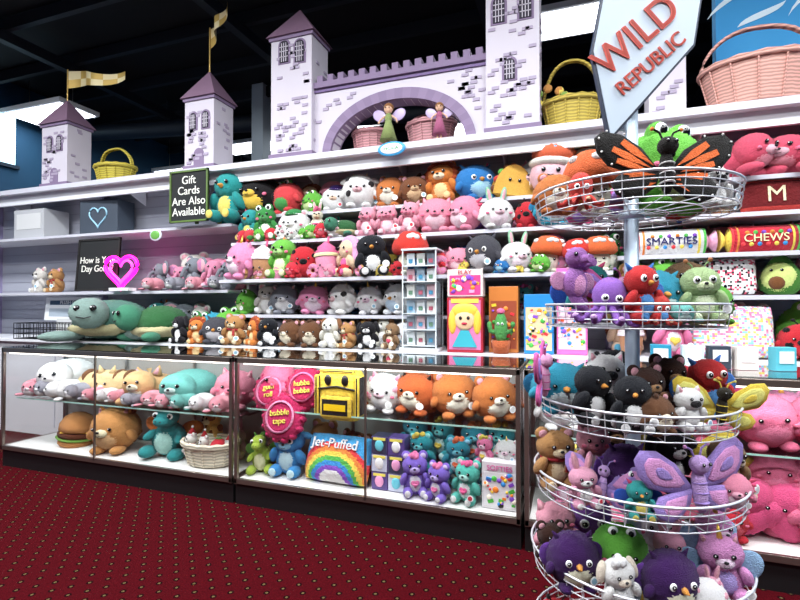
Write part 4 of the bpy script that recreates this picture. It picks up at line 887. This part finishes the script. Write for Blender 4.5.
def rbm(a,b):
    r=math.hypot(a*.95,(b+1.15)*.62); 
    return F('#35a0dc') if r>1.12 else (F('#f4f0ea') if r<.42 else F(rainb[min(5,int((1.12-r)/.7*6))]))
o=pillow_obj('rainbow_pillow',-1.42,2.775,.172,.48,.31,.17,rbm,-.05,-.34,nx=40,nz=32)
text('Jet-Puffed',.085,(0,-.083,.24),F('#ffffff'),o,ext=.006,rot=(PI/2-.12,0,0))
m=MB()
for i in range(2):
    for j in range(3):
        m.box((-.055+.11*i,0,.055+.11*j),(.106,.12,.106),PL(['#5a4a8a','#c8ccdf','#3a3f58'][(i+j)%3],.35),bev=.003); m.ell((-.055+.11*i,-.062,.055+.11*j),(.03,.008,.036),PL(['#f2a6d0','#f2f2f2','#6fd0e0'][(i*2+j)%3]),u=10,v=6); m.box((-.055+.11*i,-.062,.095+.11*j),(.08,.004,.016),PL('#f4e46a'))
m.obj('stacked_toy_boxes',(-1.06,2.84,.172))
for k,(x,y,z,h,t) in enumerate([(-.92,3.05,.172,.3,'care_b'),(-.7,3.05,.172,.3,'care_t'),(-.5,3.05,.172,.3,'care_b'),
    (-.96,3.0,.34,.27,'care_b'),(-.77,3.0,.35,.27,'care_t'),(-.58,3.0,.34,.27,'care_b'),(-.4,3.0,.34,.27,'care_t'),
    (-.86,2.9,.29,.24,'care_t'),(-.66,2.9,.28,.24,'care_b'),(-.88,2.79,.172,.25,'care_l'),(-.73,2.77,.172,.23,'care_l'),(-.57,2.79,.172,.25,'care_m'),
    (-.47,2.85,.38,.17,'care_p'),(-.34,2.86,.4,.16,'unicorn')]):
    put(t,x,y,z,h,rf.uniform(-.3,.3))
tbox(-.37,2.78,.172,.2,.26,.1,'#dcd8dc','#e8e4e8','SOFTIES','#d8409a',18,.04)
for (x,y,z,h,k) in [(-.05,2.95,.6,.28,'catw'),(.2,2.95,.602,.3,'bearw'),(.45,2.92,.602,.28,'pig'),(.7,2.88,.602,.29,'kirby'),(.93,2.88,.602,.27,'kirby'),(1.16,2.88,.602,.3,'kirby'),(.82,3.04,.602,.32,'heartp'),(1.05,3.04,.602,.32,'unip'),
    (.0,2.9,.172,.36,'unip'),(.3,2.9,.172,.38,'kirby'),(.62,2.92,.172,.42,'kirby'),(.9,2.82,.172,.3,'heartp'),(1.02,3.0,.172,.42,'kirby'),(1.18,2.84,.172,.36,'kirby'),(1.5,2.92,.172,.4,'kirby'),(.72,2.76,.172,.2,'strawb'),(.95,2.92,.36,.24,'kirby'),(.78,2.9,.38,.22,'star')]: put(k,x,y,z,h,rf.uniform(-.3,.3))

# ------------------------------------------------------------------ spinner rack
RC=Vector((.173,1.545,0))
def RL(lx,ly): return RC.x+lx*math.cos(TH)-ly*math.sin(TH), RC.y+lx*math.sin(TH)+ly*math.cos(TH)
tiers=[(1.63,.272),(1.31,.24),(1.04,.26),(.833,.275),(.61,.285),(.36,.285)]
rk=empty('spinner_rack',(RC.x,RC.y,0),(0,0,TH))
m=MB(); wr=PL('#d6d8de',.3,.3,'wire')
for z,r in tiers:
    zb=z-.062
    m.ring((0,0,z),r,.0034,wr,48,6)
    for q,rr in ((-.02,.99),(-.04,.98),(-.062,.965)): m.ring((0,0,z+q),r*rr,.0018,wr,48,5)
    for k in range(36):
        a=2*PI*k/36; c,s_=math.cos(a),math.sin(a)
        m.tube([(r*c,r*s_,z),(r*.965*c,r*.965*s_,zb)]+([(.03*c,.03*s_,zb)] if k%2==0 else []),.0014,wr,seg=4)
    for rr in (.35,.68): m.ring((0,0,zb),r*rr,.002,wr,36,4)
m.obj('wire_tiers',parent=rk)
m=MB(); pm=PL('#b4c4d4',.3,.1); m.cone((0,0,.95),.02,.02,1.86,pm,seg=18); 
m.cone((0,0,.02),.3,.28,.03,PL('#c8ccd4',.3,.3),seg=32); m.box((-.02,0,1.9),(.045,.008,.16),pm)
for z,r in tiers: m.cone((0,0,z-.06),.035,.035,.025,pm,seg=16)
for a in range(4): m.box((.15*math.cos(a*PI/2+.4),.15*math.sin(a*PI/2+.4),.05),(.3,.03,.03),pm,(0,0,a*PI/2+.4),.004)
m.obj('pole_and_base',parent=rk)
hx=[(-.165,-.1),(-.115,-.36),(.135,-.08),(.175,.17),(.11,.33),(-.12,.13)]
m=MB(); m.prism([(x,0,z) for x,z in hx],(0,.012,0),PL('#27324a',.4)); m.prism([(x*.955,-.003,-.015+(z+.015)*.955) for x,z in hx],(0,.003,0),PL('#c4d2e0',.5))
sg=m.obj('header_sign',(.038,-.03,2.135),(0,0,0),parent=rk)
ta=math.radians(41)
for dx in (-.038,-.035): text('WILD',.115,(dx,-.006,-.055),PL('#d0402a'),sg,rot=(PI/2,-ta,0))
for dx in (.004,.0055): text('REPUBLIC',.057,(dx,-.006,-.135),PL('#c8402a'),sg,rot=(PI/2,-ta,0))
def rp(k,lx,ly,z,h,r=0,tilt=0): 
    x,y=RL(lx,ly); return put(k,x,y,z,h,TH+r+rf.uniform(-.3,.3),tilt)
t1=1.573; t2=1.253; t3=.983; t4=.776; t5=.553; t6=.303
rp('bfm',.03,-.13,t1+.01,.21,.1,-.15); rp('frog',.11,.06,t1,.27,.1); rp('musho',-.09,.06,t1,.2); rp('oct',-.18,-.08,t1,.1); rp('zebra',.21,-.04,t1,.14); rp('bfk',-.02,.17,t1,.15); rp('parrotr',.19,.12,t1,.16); rp('tiger',-.2,.06,t1,.13)
rp('sea',-.19,-.06,t2,.21,.3); rp('sea',-.14,.03,t2,.2,.1); rp('octp',-.13,-.13,t2,.13); rp('parrotr',-.05,-.15,t2,.16); rp('oct',-.01,-.17,t2,.08); rp('alien',.13,-.12,t2,.18); rp('bfk',-.02,.04,t2,.17); rp('sealt',.04,-.17,t2,.06); rp('sloth',.18,.04,t2,.19); rp('beart',.06,.12,t2,.18); rp('bird',.03,-.06,t2,.15); rp('frog',.19,-.06,t2,.12); rp('parrot',-.09,.1,t2,.18)
rp('penguin',-.17,-.1,t3,.16,.2); rp('penguin',-.08,-.17,t3,.15,-.1); rp('beardk',.0,-.1,t3,.17); rp('zebra',.06,-.16,t3,.12); rp('bfy',.15,-.15,t3,.13,.2); rp('parrotr',.21,-.02,t3,.17); rp('zebra',-.06,.06,t3,.18); rp('beardk',.12,.05,t3,.18); rp('bird',-.19,.06,t3,.16); rp('hedge',-.03,-.19,t3,.1); rp('strawb',.19,.1,t3,.16); rp('dogbk',.03,.16,t3,.18)
rp('bfk',-.285,-.08,t3+.06,.15,.9)
rp('bfp',.07,-.2,t4,.18,.1,-.1); rp('sloth',.22,-.06,t4,.16); rp('bunnyp',-.19,-.12,t4,.15); rp('bfp',-.15,-.13,t4,.12,-.3,-.3); rp('owlp',-.06,-.08,t4,.15); rp('beart',-.22,.02,t4,.17); rp('dogbk',.1,.0,t4,.17); rp('bfy',.2,.08,t4,.16); rp('pigs',-.08,.08,t4,.17); rp('parrot',-.08,-.2,t4,.1); rp('axolotl',.18,-.14,t4,.1); rp('beardk',.02,.15,t4,.18)
rp('owlp',-.21,-.1,t5,.14,.1); rp('lamb',-.13,-.2,t5,.14); rp('owlp',-.01,-.2,t5,.14,.05); rp('pinkiri',.16,-.15,t5,.18,-.1); rp('pinkiri',.23,.0,t5,.19); rp('bunnyp',.06,-.07,t5,.18); rp('frog',-.07,-.06,t5,.16); rp('pigs',-.2,.06,t5,.18); rp('catw',.07,-.22,t5,.09); rp('unicorn',.1,.1,t5,.18); rp('octp',-.08,.1,t5,.18); rp('bunnyp',.1,-.19,t5,.1); rp('beardk',-.24,.0,t5,.14)
rp('bunnyp',-.2,-.12,t6,.2); rp('avo',-.1,-.2,t6,.18); rp('pinkiri',.08,-.18,t6,.2); rp('lady',.22,-.1,t6,.18); rp('unicorn',-.0,.0,t6,.2); rp('lady',-.24,-.02,t6,.18); rp('frog',0,-.21,t6,.15); rp('pigs',.17,.08,t6,.2)

# ------------------------------------------------------------------ world + camera
w=bpy.data.worlds.new('World'); S.world=w; w.use_nodes=True; w.node_tree.nodes['Background'].inputs[0].default_value=(.9,.95,1,1); w.node_tree.nodes['Background'].inputs[1].default_value=.4
cam=bpy.data.cameras.new('Camera'); co=bpy.data.objects.new('Camera',cam); S.collection.objects.link(co); S.camera=co
cam.sensor_width=36; cam.lens=36*480/800; cam.clip_start=.05
co.location=(0,0,1.30); co.rotation_euler=(PI/2+math.radians(.95),0,TH)
